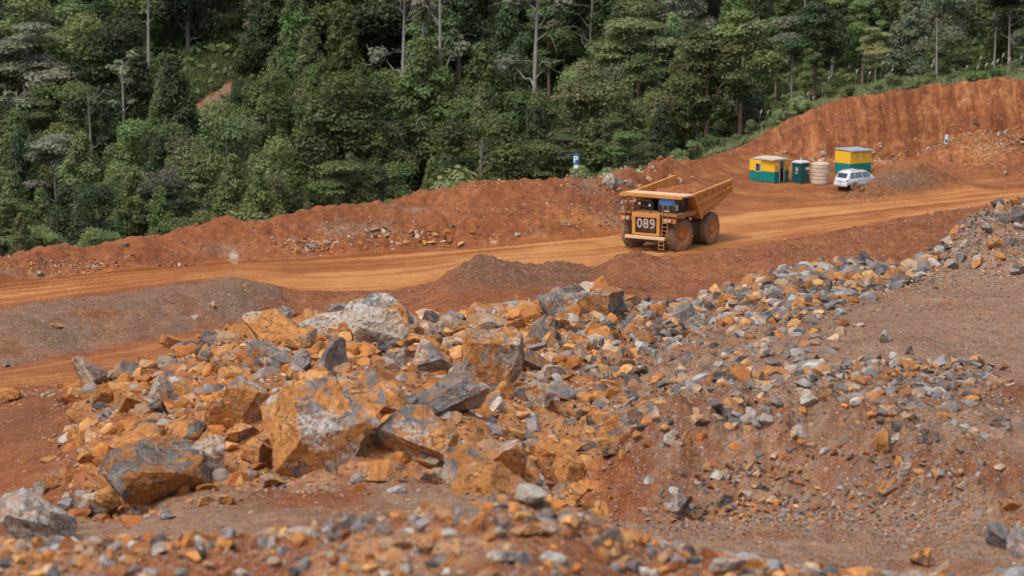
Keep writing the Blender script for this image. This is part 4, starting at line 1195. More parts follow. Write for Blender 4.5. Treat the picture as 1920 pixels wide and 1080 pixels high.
rs = np.random.RandomState(4242)
spec_xy = [(t[0].location.x, t[0].location.y) for t in trees_made]
cand = []
d = 200.0
while d < 392:
    step = 6.6 + (d - 200) * .017
    a_lo, a_hi = (-60 - 960) / FPX * 1.013, (1990 - 960) / FPX * 1.013
    xs = np.arange(a_lo * d, a_hi * d, step) + rs.uniform(0, step)
    for x in xs:
        X = x + rs.uniform(-.35, .35) * step; Y = d + rs.uniform(-.4, .4) * step
        cand.append((X, Y))
    d += step * .98
for X, Y in cand:
    s = float(field(S, np.array([X]), np.array([Y]))[0])
    z = float(hz(X, Y)); px, pb = project(X, Y, z)
    if s < 13.62: continue
    if px > 1255 and s < 14.75: continue
    if any((X - a) ** 2 + (Y - b) ** 2 < 16 for a, b in spec_xy): continue
    v = rs.rand(); n1 = float(perlin(np.array([X / 22.0]), np.array([Y / 22.0]), 91)[0])
    front = s < 14.35 and px < 1255
    if front: h = rs.uniform(4.5, 7.5)
    elif s < 15.2: h = rs.uniform(8, 11.5)
    elif s < 16.2: h = rs.uniform(10.5, 15)
    else: h = rs.uniform(13, 19)
    if px > 1400: h = min(h, 13) * (1.0 if s > 15.3 else .75)
    # leave the red trail open
    pt = project(X, Y, z + h)[1]
    if 312 < px < 468:
        if 345 < px < 440 and 130 < pb < 262 and s > 15.3: continue
        if pt < 232 and Y < 345:
            zt = at(px, 236 + rs.uniform(0, 40), Y)[2]
            h = zt - z
            if h < 3: continue
    if front:
        kind = 'bush' if v < .55 else ('round' if v < .85 else 'cone')
        green = ['light', 'olive', 'mid', 'yellow'][rs.choice(4, p=[.35, .25, .3, .1])]
    elif px > 1150:
        kind = 'round' if v < .30 else 'tall' if v < .58 else 'umbrella' if v < .82 else 'cone'
        green = ['olive', 'mid', 'dark', 'light', 'grey'][rs.choice(5, p=[.3, .3, .15, .12, .13])]
    elif px < 420:
        kind = 'round' if v < .42 else 'cone' if v < .72 else 'umbrella' if v < .92 else 'bare'
        green = ['dark', 'mid', 'olive', 'grey', 'light'][rs.choice(5, p=[.42, .26, .18, .07, .07])]
    else:
        kind = 'cone' if v < .52 + n1 * .4 else 'round' if v < .84 else 'umbrella' if v < .95 else 'tall'
        green = ['mid', 'dark', 'olive', 'light'][rs.choice(4, p=[.48, .2, .22, .10])]
    if s > 16.6 and px < 1300:
        green = ['dark', 'mid', 'grey'][rs.choice(3, p=[.6, .25, .15])]
    wd = rs.uniform(.9, 1.3) if kind in ('round', 'cone', 'bush') else rs.uniform(.85, 1.1)
    if pb > 1000 or pt > pb: continue
    if pt > 520: continue
    if 1050 < px < 1110 and s < 14.2: continue      # open ground behind the parking sign
    plant(kind, X, Y, h, green, int(rs.randint(1e6)), wd)

for i in range(16):      # shrubs along the grassy lip of the cut
    px = 1262 + i * 40 + rs.uniform(-14, 14)
    a_ = (px - 960) / FPX * 1.013
    j_ = int(col_of(a_))
    Y = DL[13, j_] + rs.uniform(1.5, 9.0); X = a_ * Y
    plant('bush', X, Y, rs.uniform(1.2, 2.8), ['light', 'olive', 'mid'][rs.choice(3)], int(rs.randint(1e6)), rs.uniform(.9, 1.3))

# far wood and the trees past the frame: one mass
def wood_mass():
    r = np.random.RandomState(99)
    qs, ts = [], []
    protos_ = [np.array([v.co[:] for v in c.vertices]).reshape(-1, 4, 3) for k in ('round', 'cone') for (_, c, _) in TREES[k][:2]]
    pts = []
    dd = 205.0
    while dd < 520:
        st = 9.0 + max(0, dd - 300) * .03
        for x in np.arange(-.36 * dd, .37 * dd, st):
            X = x + r.uniform(-3, 3); Y = dd + r.uniform(-3, 3)
            s = float(field(S, np.array([X]), np.array([Y]))[0]); px = project(X, Y, hz(X, Y))[0]
            outside = px < -70 or px > 2000
            if s < 13.7 or (px > 1255 and s < 14.7): continue
            if not outside and Y < 398: continue
            pts.append((X, Y))
        dd += st
    for X, Y in pts:
        q = protos_[r.randint(len(protos_))]
        sel = r.choice(len(q), 240, replace=False)
        q = q[sel]
        cen = q.mean(1, keepdims=True)
        q = cen + (q - cen) * 4.2
        a = r.uniform(0, 6.28); sc = r.uniform(.9, 1.5)
        R = np.array([[math.cos(a), -math.sin(a), 0], [math.sin(a), math.cos(a), 0], [0, 0, 1]])
        q = q @ R.T * sc + np.array([X, Y, float(hz(X, Y))])
        qs.append(q); ts.append(np.repeat(np.tile(r.uniform(.7, 1.2, (1, 3)), (len(q), 1)) * r.uniform(.8, 1.2, (len(q), 1)), 4, 0))
    q = np.concatenate(qs)
    me = np_mesh('distant_wood', q.reshape(-1, 3), np.arange(len(q) * 4).reshape(-1, 4))
    col_attr(me, 'tone', np.concatenate(ts))
    o = link('distant_wood', me, M_LEAF); o.color = (*GREENS['dark'], 1)
    tag(o, 'distant dark forest closing the top of the hillside', 'forest', kind='stuff')
    print('mass trees', len(pts))
wood_mass()

# low growth under the trees, along the bank and above the cut
def undergrowth(name, label, weight, n, size, hgt, green, seed, aspect=1.6, tones=(.7, 1.35), upright=False):
    X, Y, Zs = scatter(weight, n, seed)
    r = np.random.RandomState(seed)
    hmod = np.clip(.5 + 1.3 * fbm(X / 3.0, Y / 3.0, 3, seed), .08, 1.4)
    p = np.stack([X, Y, Zs + r.rand(n) ** 1.3 * hgt * hmod], -1)
    nrm = r.normal(size=(n, 3)) * .6 + np.array([0, -.35, .7]); nrm /= np.linalg.norm(nrm, axis=1)[:, None]
    t = np.cross(nrm, r.normal(size=(n, 3)))
    if upright: t = np.stack([r.normal(size=n) * .3, r.normal(size=n) * .3, np.ones(n)], -1)
    t -= nrm * (t * nrm).sum(1)[:, None]; t /= np.linalg.norm(t, axis=1)[:, None]
    b = np.cross(nrm, t)
    s = size * r.uniform(.6, 1.4, n)
    L = t * (s * aspect * .5)[:, None]; W = b * (s * .5)[:, None]
    if upright:
        p[:, 2] = Zs + s * aspect * .4
        q = np.stack([p - L - W * .5, p - L + W * .5, p + L + W * .1, p + L - W * .1], 1)
    else:
        q = np.stack([p - L, p - W, p + L, p + W], 1)
    tone = np.ones((n, 3)) * r.uniform(*tones, (n, 1)) * (1 + .35 * fbm(X / 4, Y / 4, 2, seed + 3))[:, None]
    me = np_mesh(name, q.reshape(-1, 3), np.arange(n * 4).reshape(-1, 4))
    col_attr(me, 'tone', np.repeat(tone, 4, 0))
    o = link(name, me, M_LEAF); o.color = (*green, 1)
    tag(o, label, 'undergrowth' if not upright else 'grass', kind='stuff')
wv = (PX > -100) & (PX < 2020)
undergrowth('undergrowth', 'leafy undergrowth covering the forest floor', (sstep(13.4, 13.8, S) * (1 - sstep(1255, 1300, PX)) + sstep(14.8, 15.2, S)) * (S < 17.2) * (1 - trail) * (1 - blob(392, 190, 42, 42)) * (1 / np.maximum(YY, 150)), 42000, .55, 1.8, GREENS['mid'], 611)
gr = (sstep(13.0, 13.10, S + .10 * nz2 + .06 * nz) * (1 - sstep(14.8, 15.0, S)) * sstep(1240, 1300, PX)) * np.clip(.55 + 1.6 * fbm(XX / 4, YY / 4, 3, 633), .05, 1.3)
undergrowth('grass', 'light green grass and weeds along the top of the cut bank', gr * (np.hypot(XX - hit(1760, 145)[0], YY - hit(1760, 145)[1]) > 2.0), 30000, .16, 1.0, (.175, .200, .090), 613, 4.6, (.6, 1.3), True)
undergrowth('grass', 'green weeds behind the crest of the far earth bank', band(13.25, 13.8, .12) * (1 - sstep(1240, 1290, PX)) * np.clip(sstep(850, 1050, PX) + .25, 0, 1), 9000, .30, 1.3, GREENS['light'], 615)
undergrowth('grass', 'grass in the clearing around the red trail', blob(395, 185, 50, 40) * (S > 15) * (1 - trail), 5000, .25, .8, (.085, .105, .040), 617, 3.5, (.6, 1.3), True)

# reed plumes above the cut
plume_m = NT('reed_plume'); plume_m.surf(plume_m.ramp(plume_m.noise(plume_m.pos(), 4.0), [(.3, (.28, .22, .20)), (.7, (.42, .36, .33))]), .9)
stalk_m = NT('reed_stalk'); stalk_m.surf((.16, .19, .07), .8)
pr_ = random.Random(5)
PL = [(1868,118),(1878,108),(1846,126),(1830,130),(1858,122),(1810,128),(1744,126),(1652,122),(1670,134),(1604,138),(1628,140),(1512,178),(1522,186),(1540,172),(1498,192),(1552,150),(1424,214),(1437,214),(1748,118),(1890,116),(1912,112),(1836,112)]
pl_group = []
for i, (px, py) in enumerate(PL):
    dd_ = 274 + pr_.uniform(-3, 6)
    x, y, z = at(px, py, dd_)
    g = float(hz(x, y))
    if z - g < 1.0 or z - g > 7: g = z - 2.4
    root = empty('reed', (x, y, g))
    v, f = tube_arrays([(0, 0, 0), (.03, 0, (z - g) * .6), (.10, 0, z - g)], [.03, .025, .015], 5)
    me = np_mesh('stalk', v, f); link('stalk', me, stalk_m.mat, root)
    hh = pr_.uniform(.35, .55)
    v, f = tube_arrays([(.10, 0, z - g - .05), (.14, .02, z - g + hh * .3), (.22, .02, z - g + hh * .7), (.32, .03, z - g + hh)], [.03, .10, .08, .02], 6)
    me = np_mesh('plume', v, f); link('plume', me, plume_m.mat, root)
    pl_group.append((px, py, root))
pl_group.sort()
ordw = ['first','second','third','fourth','fifth','sixth','seventh','eighth','ninth','tenth','eleventh','twelfth','thirteenth','fourteenth','fifteenth','sixteenth','seventeenth','eighteenth','nineteenth','twentieth','twenty-first','twenty-second']
for i, (px, py, root) in enumerate(pl_group):
    tag(root, f'pale feathery reed plume above the cut bank, {ordw[i]} counting from the left', 'reed', 'reed plumes above the cut bank')

# ---- tree labels
KW = {'round': 'rounded broadleaf tree', 'cone': 'feathery pointed tree', 'umbrella': 'flat-layered tree', 'tall': 'slender tall tree', 'bush': 'leafy shrub', 'bare': 'pale bare-stemmed tree'}
GW = {'dark': 'dark green', 'mid': 'green', 'light': 'light green', 'olive': 'olive', 'grey': 'grey-green', 'yellow': 'yellow-green'}
def zone(px, top):
    h = ('by the left frame edge', 'left of the red trail', 'near the red trail', 'right of the red trail', 'above the far bank', 'behind the parking sign', 'behind the truck', 'above the yellow huts', 'above the cut bank')
    b = [120, 330, 450, 620, 960, 1150, 1340, 1560]
    return h[int(np.searchsorted(b, px))]
byl = defaultdict(list)
for t in trees_made:
    root, kind, green, px, pt, pb, y, lab = t
    if lab:
        tag(root, lab, 'tree', 'trees of the hillside forest'); continue
    row = 'front-row ' if y < 240 and px < 1255 else ('high-slope ' if pt < 40 else '')
    byl[f'{row}{GW[green]} {KW[kind]} {zone(px, pt)}'].append((px, root, kind))
for lab, lst in byl.items():
    lst.sort(key=lambda q: q[0])
    for i, (_, root, kind) in enumerate(lst):
        l = lab if len(lst) == 1 else f'{lab}, {ordw[i]} from left of {len(lst)}' if i < 20 else lab
        tag(root, l, 'shrub' if kind == 'bush' else 'tree', 'trees of the hillside forest')
print('trees', len(trees_made))
# ------------------------------------------------------------------ built things
class MB:
    def __init__(self):
        self.v = []; self.f = []
    def add(self, vs, fs):
        b = len(self.v)
        self.v += [tuple(p) for p in vs]
        self.f += [tuple(i + b for i in f) for f in fs]
        return self
    def box(self, c, s, rot=None):
        hx, hy, hz_ = s[0] / 2, s[1] / 2, s[2] / 2
        vs = [Vector((x, y, z)) for z in (-hz_, hz_) for x, y in ((-hx, -hy), (hx, -hy), (hx, hy), (-hx, hy))]
        if rot: 
            R = Euler(rot).to_matrix(); vs = [R @ p for p in vs]
        vs = [p + Vector(c) for p in vs]
        return self.add(vs, [(3, 2, 1, 0), (4, 5, 6, 7), (0, 1, 5, 4), (1, 2, 6, 5), (2, 3, 7, 6), (3, 0, 4, 7)])
    def prism(self, poly, lo, hi, axis='y'):
        """polygon in the two other axes, extruded along axis"""
        n = len(poly)
        def P(a, b, c): return {'y': (a, c, b), 'x': (c, a, b), 'z': (a, b, c)}[axis]
        vs = [P(a, b, lo) for a, b in poly] + [P(a, b, hi) for a, b in poly]
        fs = [tuple(range(n)), tuple(range(2 * n - 1, n - 1, -1))] + [(i, i + n, (i + 1) % n + n, (i + 1) % n) for i in range(n)]
        return self.add(vs, fs)
    def tube(self, pts, r, n=8):
        r = [r] * len(pts) if not isinstance(r, (list, tuple)) else r
        v, f = tube_arrays(pts, r, n)
        m_ = len(pts)
        fs = [tuple(int(i) for i in q) for q in f] + [tuple(range(n - 1, -1, -1)), tuple(range((m_ - 1) * n, m_ * n))]
        return self.add(v, fs)
    def lathe(self, prof, c, axis='y', n=28):
        """profile of (radius, offset along axis)"""
        vs = []
        for r, o in prof:
            for k in range(n):
                a = 2 * math.pi * k / n
                x, z = r * math.cos(a), r * math.sin(a)
                p = (x, o, z) if axis == 'y' else ((o, x, z) if axis == 'x' else (x, z, o))
                vs.append((p[0] + c[0], p[1] + c[1], p[2] + c[2]))
        m_ = len(prof)
        fs = [(i * n + k, i * n + (k + 1) % n, (i + 1) * n + (k + 1) % n, (i + 1) * n + k) for i in range(m_ - 1) for k in range(n)]
        return self.add(vs, fs)
    def build(self, name, mat, parent=None, bevel=0.0, smooth=False):
        me = bpy.data.meshes.new(name)
        me.from_pydata(self.v, [], self.f)
        bm = bmesh.new(); bm.from_mesh(me)
        bmesh.ops.recalc_face_normals(bm, faces=bm.faces[:])
        if bevel:
            es = [e for e in bm.edges if len(e.link_faces) == 2 and e.calc_face_angle(0) > .5]
            bmesh.ops.bevel(bm, geom=es, offset=bevel, segments=2, affect='EDGES', profile=.6)
        bm.to_mesh(me); bm.free()
        if smooth:
            me.polygons.foreach_set('use_smooth', [True] * len(me.polygons))
        me.materials.append(mat)
        return link(name, me, None, parent)

def dusty(name, col, dust=(.42, .20, .085), amount=.35, rough=.55, metallic=0.0, scale=1.2, low=0.0, spec=.4):
    """paint under a coat of road dust that settles in patches"""
    m = NT(name)
    P = m.objc()
    n1 = m.noise(P, scale, 6, .65); n2 = m.noise(P, scale * 6, 4, .7)
    f = m.map(m.math('ADD', m.math('MULTIPLY', n1, .7), m.math('MULTIPLY', n2, .3)), .62 - amount * .45, .80 - amount * .45)
    c = m.mix(m.math('MULTIPLY', f, .9), col, dust)
    c = m.mix(m.map(n2, .30, .44, .35, 0), c, (.10, .05, .025))
    m.surf(c, m.math('ADD', rough, m.math('MULTIPLY', f, .35)), m.bump(n2, .15, .02), metallic, spec)
    return m.mat
M_TRUCK = dusty('truck_paint', (.58, .245, .045), (.40, .185, .075), amount=.40)
M_TRUCKTOP = dusty('truck_paint_dusty', (.60, .30, .09), (.66, .44, .28), amount=.95)
M_DECK = dusty('truck_deck', (.36, .15, .045), (.33, .145, .06), amount=.6)
M_BLACK = dusty('black_steel_and_shade', (.018, .018, .018), (.14, .075, .042), amount=.22, rough=.6)
M_CHASSIS = dusty('chassis_steel', (.035, .022, .015), (.16, .075, .035), amount=.35, rough=.75)
M_TYRE = dusty('tyre_rubber', (.140, .105, .082), (.31, .175, .098), amount=.55, rough=.9, spec=.1)
M_RIM = dusty('wheel_rim', (.46, .19, .050), (.42, .19, .075), amount=.4, rough=.7)
M_GRILLE = dusty('radiator_grille', (.045, .025, .016), (.15, .07, .035), amount=.4, rough=.8)
M_DIGIT = NT('number_paint'); M_DIGIT.surf((.40, .325, .285), .8); M_DIGIT = M_DIGIT.mat
M_LAMP = NT('lamp_lens'); M_LAMP.surf((.42, .39, .36), .4, spec=.5); M_LAMP = M_LAMP.mat
def glass(name, col, rough=.06):
    m = NT(name)
    m.surf(col, rough, spec=.9, metallic=.0)
    return m.mat
M_REFLGLASS = glass('glass_blue_reflection', (.035, .145, .38), .12)  # blue reflection put into the base colour of the windscreen
M_DARKGLASS = glass('dark_glass', (.022, .030, .034))
M_CARGLASS = glass('car_glass', (.10, .13, .16))
M_LOAD = NT('load_dirt'); _p = M_LOAD.pos(); _n = M_LOAD.noise(_p, 2.5, 5, .7)
M_LOAD.surf(M_LOAD.ramp(_n, [(.3, (.18, .055, .02)), (.55, (.30, .10, .035)), (.75, (.45, .25, .13))]), .95, M_LOAD.bump(_n, .8, .15)); M_LOAD = M_LOAD.mat

# ---- haul truck: local +X forward, +Y to its left, origin on the ground under the front axle
def make_truck():
    root = empty('haul_truck')
    L = -4.9
    # chassis
    m = MB()
    for s in (-1, 1):
        m.box((-2.6, s * .62, 1.55), (8.0, .30, .55))
    for x in (1.2, -1.6, -3.4, -6.2): m.box((x, 0, 1.5), (.35, 1.2, .4))
    m.build('chassis', M_CHASSIS, root, .02)
    MB().tube([(0, -1.8, 1.25), (0, 1.8, 1.25)], .24, 10).build('front_axle', M_CHASSIS, root)
    MB().tube([(L, -2.0, 1.33), (L, -.7, 1.33), (L, 0, 1.33), (L, .7, 1.33), (L, 2.0, 1.33)], [.3, .36, .62, .36, .3], 12).build('rear_axle', M_CHASSIS, root)
    MB().box((1.0, 0, 1.05), (1.5, 1.5, .5)).box((0, 0, 1.75), (2.2, 1.9, 1.0)).build('engine_block', M_BLACK, root, .03)
    for s in (-1, 1):
        MB().tube([(.05, s * 1.1, 1.3), (-.1, s * 1.05, 2.9)], [.22, .17], 12).build('suspension_strut', M_CHASSIS, root)
        MB().tube([(-2.4, s * 1.0, 1.6), (-3.7, s * 1.15, 3.0)], [.17, .12], 10).build('hoist_cylinder', M_CHASSIS, root)
    # wheels
    def wheel(x, y, sgn, w):
        R = 1.34
        prof = [(.79, -.5 * w), (.95, -.5 * w), (1.18, -.47 * w), (R - .06, -.38 * w), (R, -.27 * w), (R, .27 * w), (R - .06, .38 * w), (1.18, .47 * w), (.95, .5 * w), (.79, .5 * w)]
        ty = MB().lathe(prof, (0, 0, 0), 'y', 40)
        n = 26
        for k in range(n):
            a = 2 * math.pi * k / n
            for side in (-1, 1):
                aa = a + (math.pi / n if side > 0 else 0)
                ty.box(((R - .004) * math.cos(aa), side * .21 * w, (R - .004) * math.sin(aa)), (.075, .40 * w, .17), (0, -aa, 0))
        wh = empty('wheel', (x, y, R), math.radians(-15) if x == 0 else 0); wh.parent = root
        ty.build('tyre', M_TYRE, wh)
        o = sgn * w * .5
        MB().lathe([(.80, o * 1.01), (.78, o * .97), (.70, o * .86), (.62, o * .55), (.50, o * .50), (.32, o * .52), (.29, o * .80), (.17, o * .84), (.0, o * .84)], (0, 0, 0), 'y', 28).build('rim', M_RIM, wh)
        b = MB()
        for k in range(12):
            a = 2 * math.pi * k / 12
            b.tube([(.42 * math.cos(a), o * .50, .42 * math.sin(a)), (.42 * math.cos(a), o * .62, .42 * math.sin(a))], .04, 6)
        b.build('wheel_nut', M_CHASSIS, wh)['kind'] = 'stuff'
    for s in (-1, 1):
        wheel(0, s * 2.08, s, .78)
        wheel(L, s * 2.28, s, .74); wheel(L, s * 1.46, s, .74)
    # bumper and front
    MB().box((2.05, 0, 1.22), (.26, 3.7, .26)).build('bumper', M_TRUCKTOP, root, .04)
    MB().box((1.98, 0, .98), (.16, 2.6, .22)).build('tow_beam', M_BLACK, root, .02)
    m = MB()
    m.box((1.86, -1.14, 2.30), (.24, .30, 1.75)).box((1.86, 1.14, 2.30), (.24, .26, 1.75)).box((1.86, 0, 3.02), (.26, 2.50, .34)).box((1.86, 0, 1.48), (.2, 2.3, .16))
    m.build('grille_surround', M_TRUCK, root, .03)
    g = MB().box((1.80, 0, 2.2), (.10, 2.1, 1.35)).build('radiator_grille', M_GRILLE, root)
    for k in range(13):
        MB().box((1.865, 0, 1.62 + k * .095), (.035, 2.04, .04)).build('slat', M_GRILLE, g)
    # number on the grille, read by someone facing the truck
    def stroke(pts, r=.085):
        m = MB().tube([(0, p[0], p[1]) for p in pts], r, 8)
        m.v = [(p[0] * .35, p[1], p[2]) for p in m.v]
        return m
    el = lambda cy, cz, ry, rz_, a0, a1, n=20: [(cy + ry * math.sin(a0 + (a1 - a0) * k / n), cz + rz_ * math.cos(a0 + (a1 - a0) * k / n)) for k in range(n + 1)]
    T2 = 2 * math.pi
    glyph = {'0': [el(0, 0, .20, .36, 0, T2)], '8': [el(0, .19, .17, .18, 0, T2), el(0, -.18, .20, .19, 0, T2)],
             '9': [el(0, .17, .19, .19, 0, T2), [(.19, .17), (.20, -.02), (.17, -.20), (.08, -.32), (-.04, -.36), (-.17, -.33)]]}
    for i, ch in enumerate('089'):
        m = MB()
        for st_ in glyph[ch]:
            q = stroke(st_); m.add(q.v, q.f)
        o = m.build('digit', M_DIGIT, root)
        o.location = (1.93, -.58 + i * .58, 2.36); o.scale = (1, .90, .92)
    # fenders and decks
    for s in (-1, 1):
        m = MB()
        m.prism([(1.72, 3.22), (1.72, 3.02), (1.35, 2.86), (-1.45, 2.86), (-1.75, 3.05), (-1.75, 3.22)], s * 1.28, s * 2.72)
        m.build('deck', M_DECK, root, .03)
        m = MB(); m.prism([(1.60, 2.86), (1.60, 2.45), (1.30, 2.70), (.9, 2.86)], s * 1.30, s * 2.55)
        m.build('fender', M_TRUCK, root, .02)
        hl = MB().box((1.74, s * 1.95, 2.70), (.22, .66, .30)).build('headlight_box', M_TRUCK, root, .03)
        for q in (-.16, .16):
            MB().tube([(1.84, s * 1.95 + q, 2.70), (1.865, s * 1.95 + q, 2.70)], .115, 14).build('headlight', M_LAMP, hl)
    MB().box((.2, 0, 3.12), (3.2, 2.55, .22)).build('hood', M_DECK, root, .04)
    # guard rails with posts
    def rail(pts, parent_name='guard_rail'):
        m = MB()
        for zz in (3.75, 4.2):
            m.tube([(x, y, zz) for x, y in pts], .035, 6)
        for x, y in pts: m.tube([(x, y, 3.2), (x, y, 4.2)], .035, 6)
        m.build(parent_name, M_CHASSIS, root)
    rail([(1.66, -2.62), (1.66, -1.9), (1.66, -1.2), (1.66, -.4), (1.66, .3)])
    rail([(1.6, -2.66), (.7, -2.66), (-.3, -2.66), (-1.2, -2.66)])
    rail([(1.66, 2.62), (1.66, 2.3)])
    # ladders down to the ground on both sides of the grille
    for s in (-1, 1):
        m = MB()
        for q in (-.24, .24):
            m.tube([(2.12, s * 1.52 + q, .32), (2.06, s * 1.52 + q, 1.12)], .038, 6)
            m.tube([(1.98, s * 1.72 + q, 1.3), (1.80, s * 1.72 + q, 3.2), (1.78, s * 1.72 + q, 4.0)], .038, 6)
        for k in range(3): m.tube([(2.11, s * 1.52 - .24, .36 + k * .32), (2.11, s * 1.52 + .24, .36 + k * .32)], .035, 6)
        for k in range(6): m.tube([(1.96 - k * .035, s * 1.72 - .24, 1.55 + k * .31), (1.96 - k * .035, s * 1.72 + .24, 1.55 + k * .31)], .035, 6)
        m.build('ladder', M_CHASSIS if s < 0 else M_DECK, root)
    # air cleaners and muffler on the open deck
    for y in (-1.75, -2.25):
        MB().tube([(1.1, y, 3.22), (1.1, y, 3.3), (1.1, y, 3.95), (1.1, y, 4.1)], [.20, .23, .23, .14], 14).build('air_cleaner', M_DECK, root)
    MB().box((-.2, -2.0, 3.55), (1.1, .9, .66)).build('battery_box', M_DECK, root, .03)
    MB().box((-.4, -.6, 3.6), (1.5, .9, .76)).build('equipment_box', M_BLACK, root, .03)
    # cab
    cx0, cx1, cy0, cy1 = -1.0, .95, .62, 2.28
    cab = MB()
    cab.prism([(cx0, 3.22), (cx1 + .08, 3.22), (cx1 + .12, 3.80), (cx1 + .12, 3.84), (cx0, 3.84)], cy0, cy1)
    for (x, y) in ((cx1 + .05, cy0 + .05), (cx1 + .05, cy1 - .05), (cx0 + .05, cy0 + .05), (cx0 + .05, cy1 - .05), (.05, cy1 - .05)):
        cab.box((x, y, 4.15), (.10, .10, .66))
    cab.box(((cx0 + cx1) / 2 + .03, (cy0 + cy1) / 2, 4.52), (cx1 - cx0 + .22, cy1 - cy0 + .10, .12))
    c = cab.build('cab', M_BLACK, root, .02)  # shade under the canopy is put into the cab's black colour
    MB().box((cx1 + .05, (cy0 + cy1) / 2, 4.15), (.03, cy1 - cy0 - .22, .60)).build('windscreen', M_REFLGLASS, c)
    MB().box((.50, cy1 - .03, 4.15), (.78, .03, .60)).build('side_window', M_DARKGLASS, c)
    MB().box((-.45, cy1 - .03, 4.15), (.82, .03, .60)).build('side_window', M_DARKGLASS, c)
    MB().box((-.30, cy1 + .015, 3.55), (.80, .03, .56)).build('cab_door', M_BLACK, c, .01)
    MB().box((cx1 + .22, (cy0 + cy1) / 2 + .1, 3.40), (.1, .46, .12)).build('nameplate', M_LAMP, c)
    for y in (2.62, -2.5):
        mr = MB().tube([(1.5, y, 3.25), (1.55, y, 3.9)], .03, 6).build('mirror_arm', M_CHASSIS, root)
        MB().box((1.56, y, 3.78), (.06, .22, .46)).build('mirror', M_LAMP, mr, .01)
    for y, z in ((-1.2, 4.15), (-.75, 3.95), (.2, 3.85)):
        lp = MB().tube([(1.60, y, z), (1.70, y, z)], .10, 12).build('work_lamp', M_LAMP, root)
        MB().tube([(1.62, y, 3.2), (1.62, y, z)], .025, 6).build('lamp_post', M_CHASSIS, lp)
    # fuel tank and steps behind the front wheel
    MB().box((-2.45, 1.75, 1.55), (1.3, .9, 1.05)).build('fuel_tank', M_CHASSIS, root, .06)
    MB().box((-2.45, -1.75, 1.55), (1.3, .9, 1.05)).build('hydraulic_tank', M_CHASSIS, root, .06)
    # dump body with canopy
    bw = 2.72
    side = [(-1.05, 4.52), (-1.25, 4.10), (-2.6, 2.52), (-4.85, 3.0), (-8.0, 4.10), (-8.0, 5.10)]
    body = empty('dump_body'); body.parent = root
    for s in (-1, 1):
        sw = MB().prism(side, s * bw, s * (bw - .12)).build('side_wall', M_TRUCK, body, .015)
        # top rail and stiffening ribs stand proud of the plate
        MB().prism([(-1.0, 4.62), (-1.0, 4.36), (-8.06, 4.94), (-8.06, 5.20)], s * (bw - .14), s * (bw + .13)).build('top_rail', M_TRUCK, sw, .02)
        for (a, b) in (((-1.75, 3.70), (-7.9, 4.58)), ((-2.35, 3.00), (-6.9, 4.10))):
            MB().prism([(a[0], a[1] + .10), (a[0], a[1] - .10), (b[0], b[1] - .10), (b[0], b[1] + .10)], s * (bw - .01), s * (bw + .15)).build('rib', M_TRUCK, sw, .02)
        for k in range(5):
            x = -2.2 - k * 1.22
            zt = 4.40 + (-1.0 - x) * .0825; zb = 3.77 + (-1.75 - x) * .143
            MB().box((x, s * (bw + .05), (zt + zb) / 2), (.17, .13, zt - zb)).build('rib', M_TRUCK, sw, .01)
        MB().prism([(-7.85, 5.16), (-8.12, 5.16), (-8.12, 4.02), (-7.85, 4.05)], s * (bw - .16), s * (bw + .14)).build('rear_post', M_TRUCK, sw, .02)
        # slanted front edge rail
        MB().prism([(-1.02, 4.5), (-1.30, 4.5), (-2.75, 2.44), (-2.45, 2.44)], s * (bw - .13), s * (bw + .14)).build('front_rail', M_TRUCK, sw, .02)
    m = MB()
    m.prism([(-1.0, 4.50), (-1.15, 4.62), (-2.75, 2.75), (-4.85, 3.15), (-8.0, 4.28), (-8.05, 4.10), (-4.85, 2.92), (-2.55, 2.45), (-1.0, 4.3)], -bw + .1, bw - .1)
    m.build('body_floor', M_TRUCK, body, .01)
    m = MB()
    m.prism([(1.05, 4.66), (1.05, 4.52), (-1.2, 4.44), (-1.2, 4.62)], -bw - .14, bw + .14)
    cp_ = m.build('canopy', M_TRUCKTOP, body, .03)
    MB().box((1.10, 0, 4.56), (.14, 2 * bw + .32, .30)).build('canopy_lip', M_TRUCK, cp_, .03)
    for y in (-2.0, -1.0, 0, 1.0, 2.0):
        MB().box((-.1, y, 4.45), (2.2, .10, .12)).build('canopy_beam', M_CHASSIS, cp_)
    # the dirt it carries
    gx = np.linspace(-7.6, -1.5, 30); gy = np.linspace(-bw + .14, bw - .14, 26)
    GX, GY = np.meshgrid(gx, gy, indexing='ij')
    top = np.interp(GX, [-7.6, -6.6, -4.5, -2.6, -1.5], [4.2, 4.62, 4.72, 4.35, 4.05]) - (GY / bw) ** 2 * .45 + .28 * fbm(GX / 1.2, GY / 1.2, 3, 9)
    vv = np.stack([GX, GY, top], -1).reshape(-1, 3); ii = np.arange(30 * 26).reshape(30, 26)
    ff = np.stack([ii[:-1, :-1], ii[1:, :-1], ii[1:, 1:], ii[:-1, 1:]], -1).reshape(-1, 4)
    ld = link('load', np_mesh('load', vv, ff, True), M_LOAD, root)
    ld['label'] = 'red-brown dirt load in the dump body'
    return root
truck = make_truck()
HEAD = math.radians(32)
fwd = Vector((-math.sin(HEAD), -math.cos(HEAD))); left = Vector((-fwd.y, fwd.x))
wx, wy, _ = at_z(1281, 471, 0.0)
tx, ty_ = wx - left.x * 2.45, wy - left.y * 2.45
tz = np.mean([float(hz(tx - fwd.x * b + left.x * s, ty_ - fwd.y * b + left.y * s)) for b in (0, 4.9) for s in (-2.2, 2.2)])
truck.location = (tx, ty_, tz - .03)
truck.rotation_euler = (0, 0, math.atan2(fwd.y, fwd.x))
tag(truck, 'orange mining haul truck with number 089 on its grille, driving on the dirt road', 'truck')

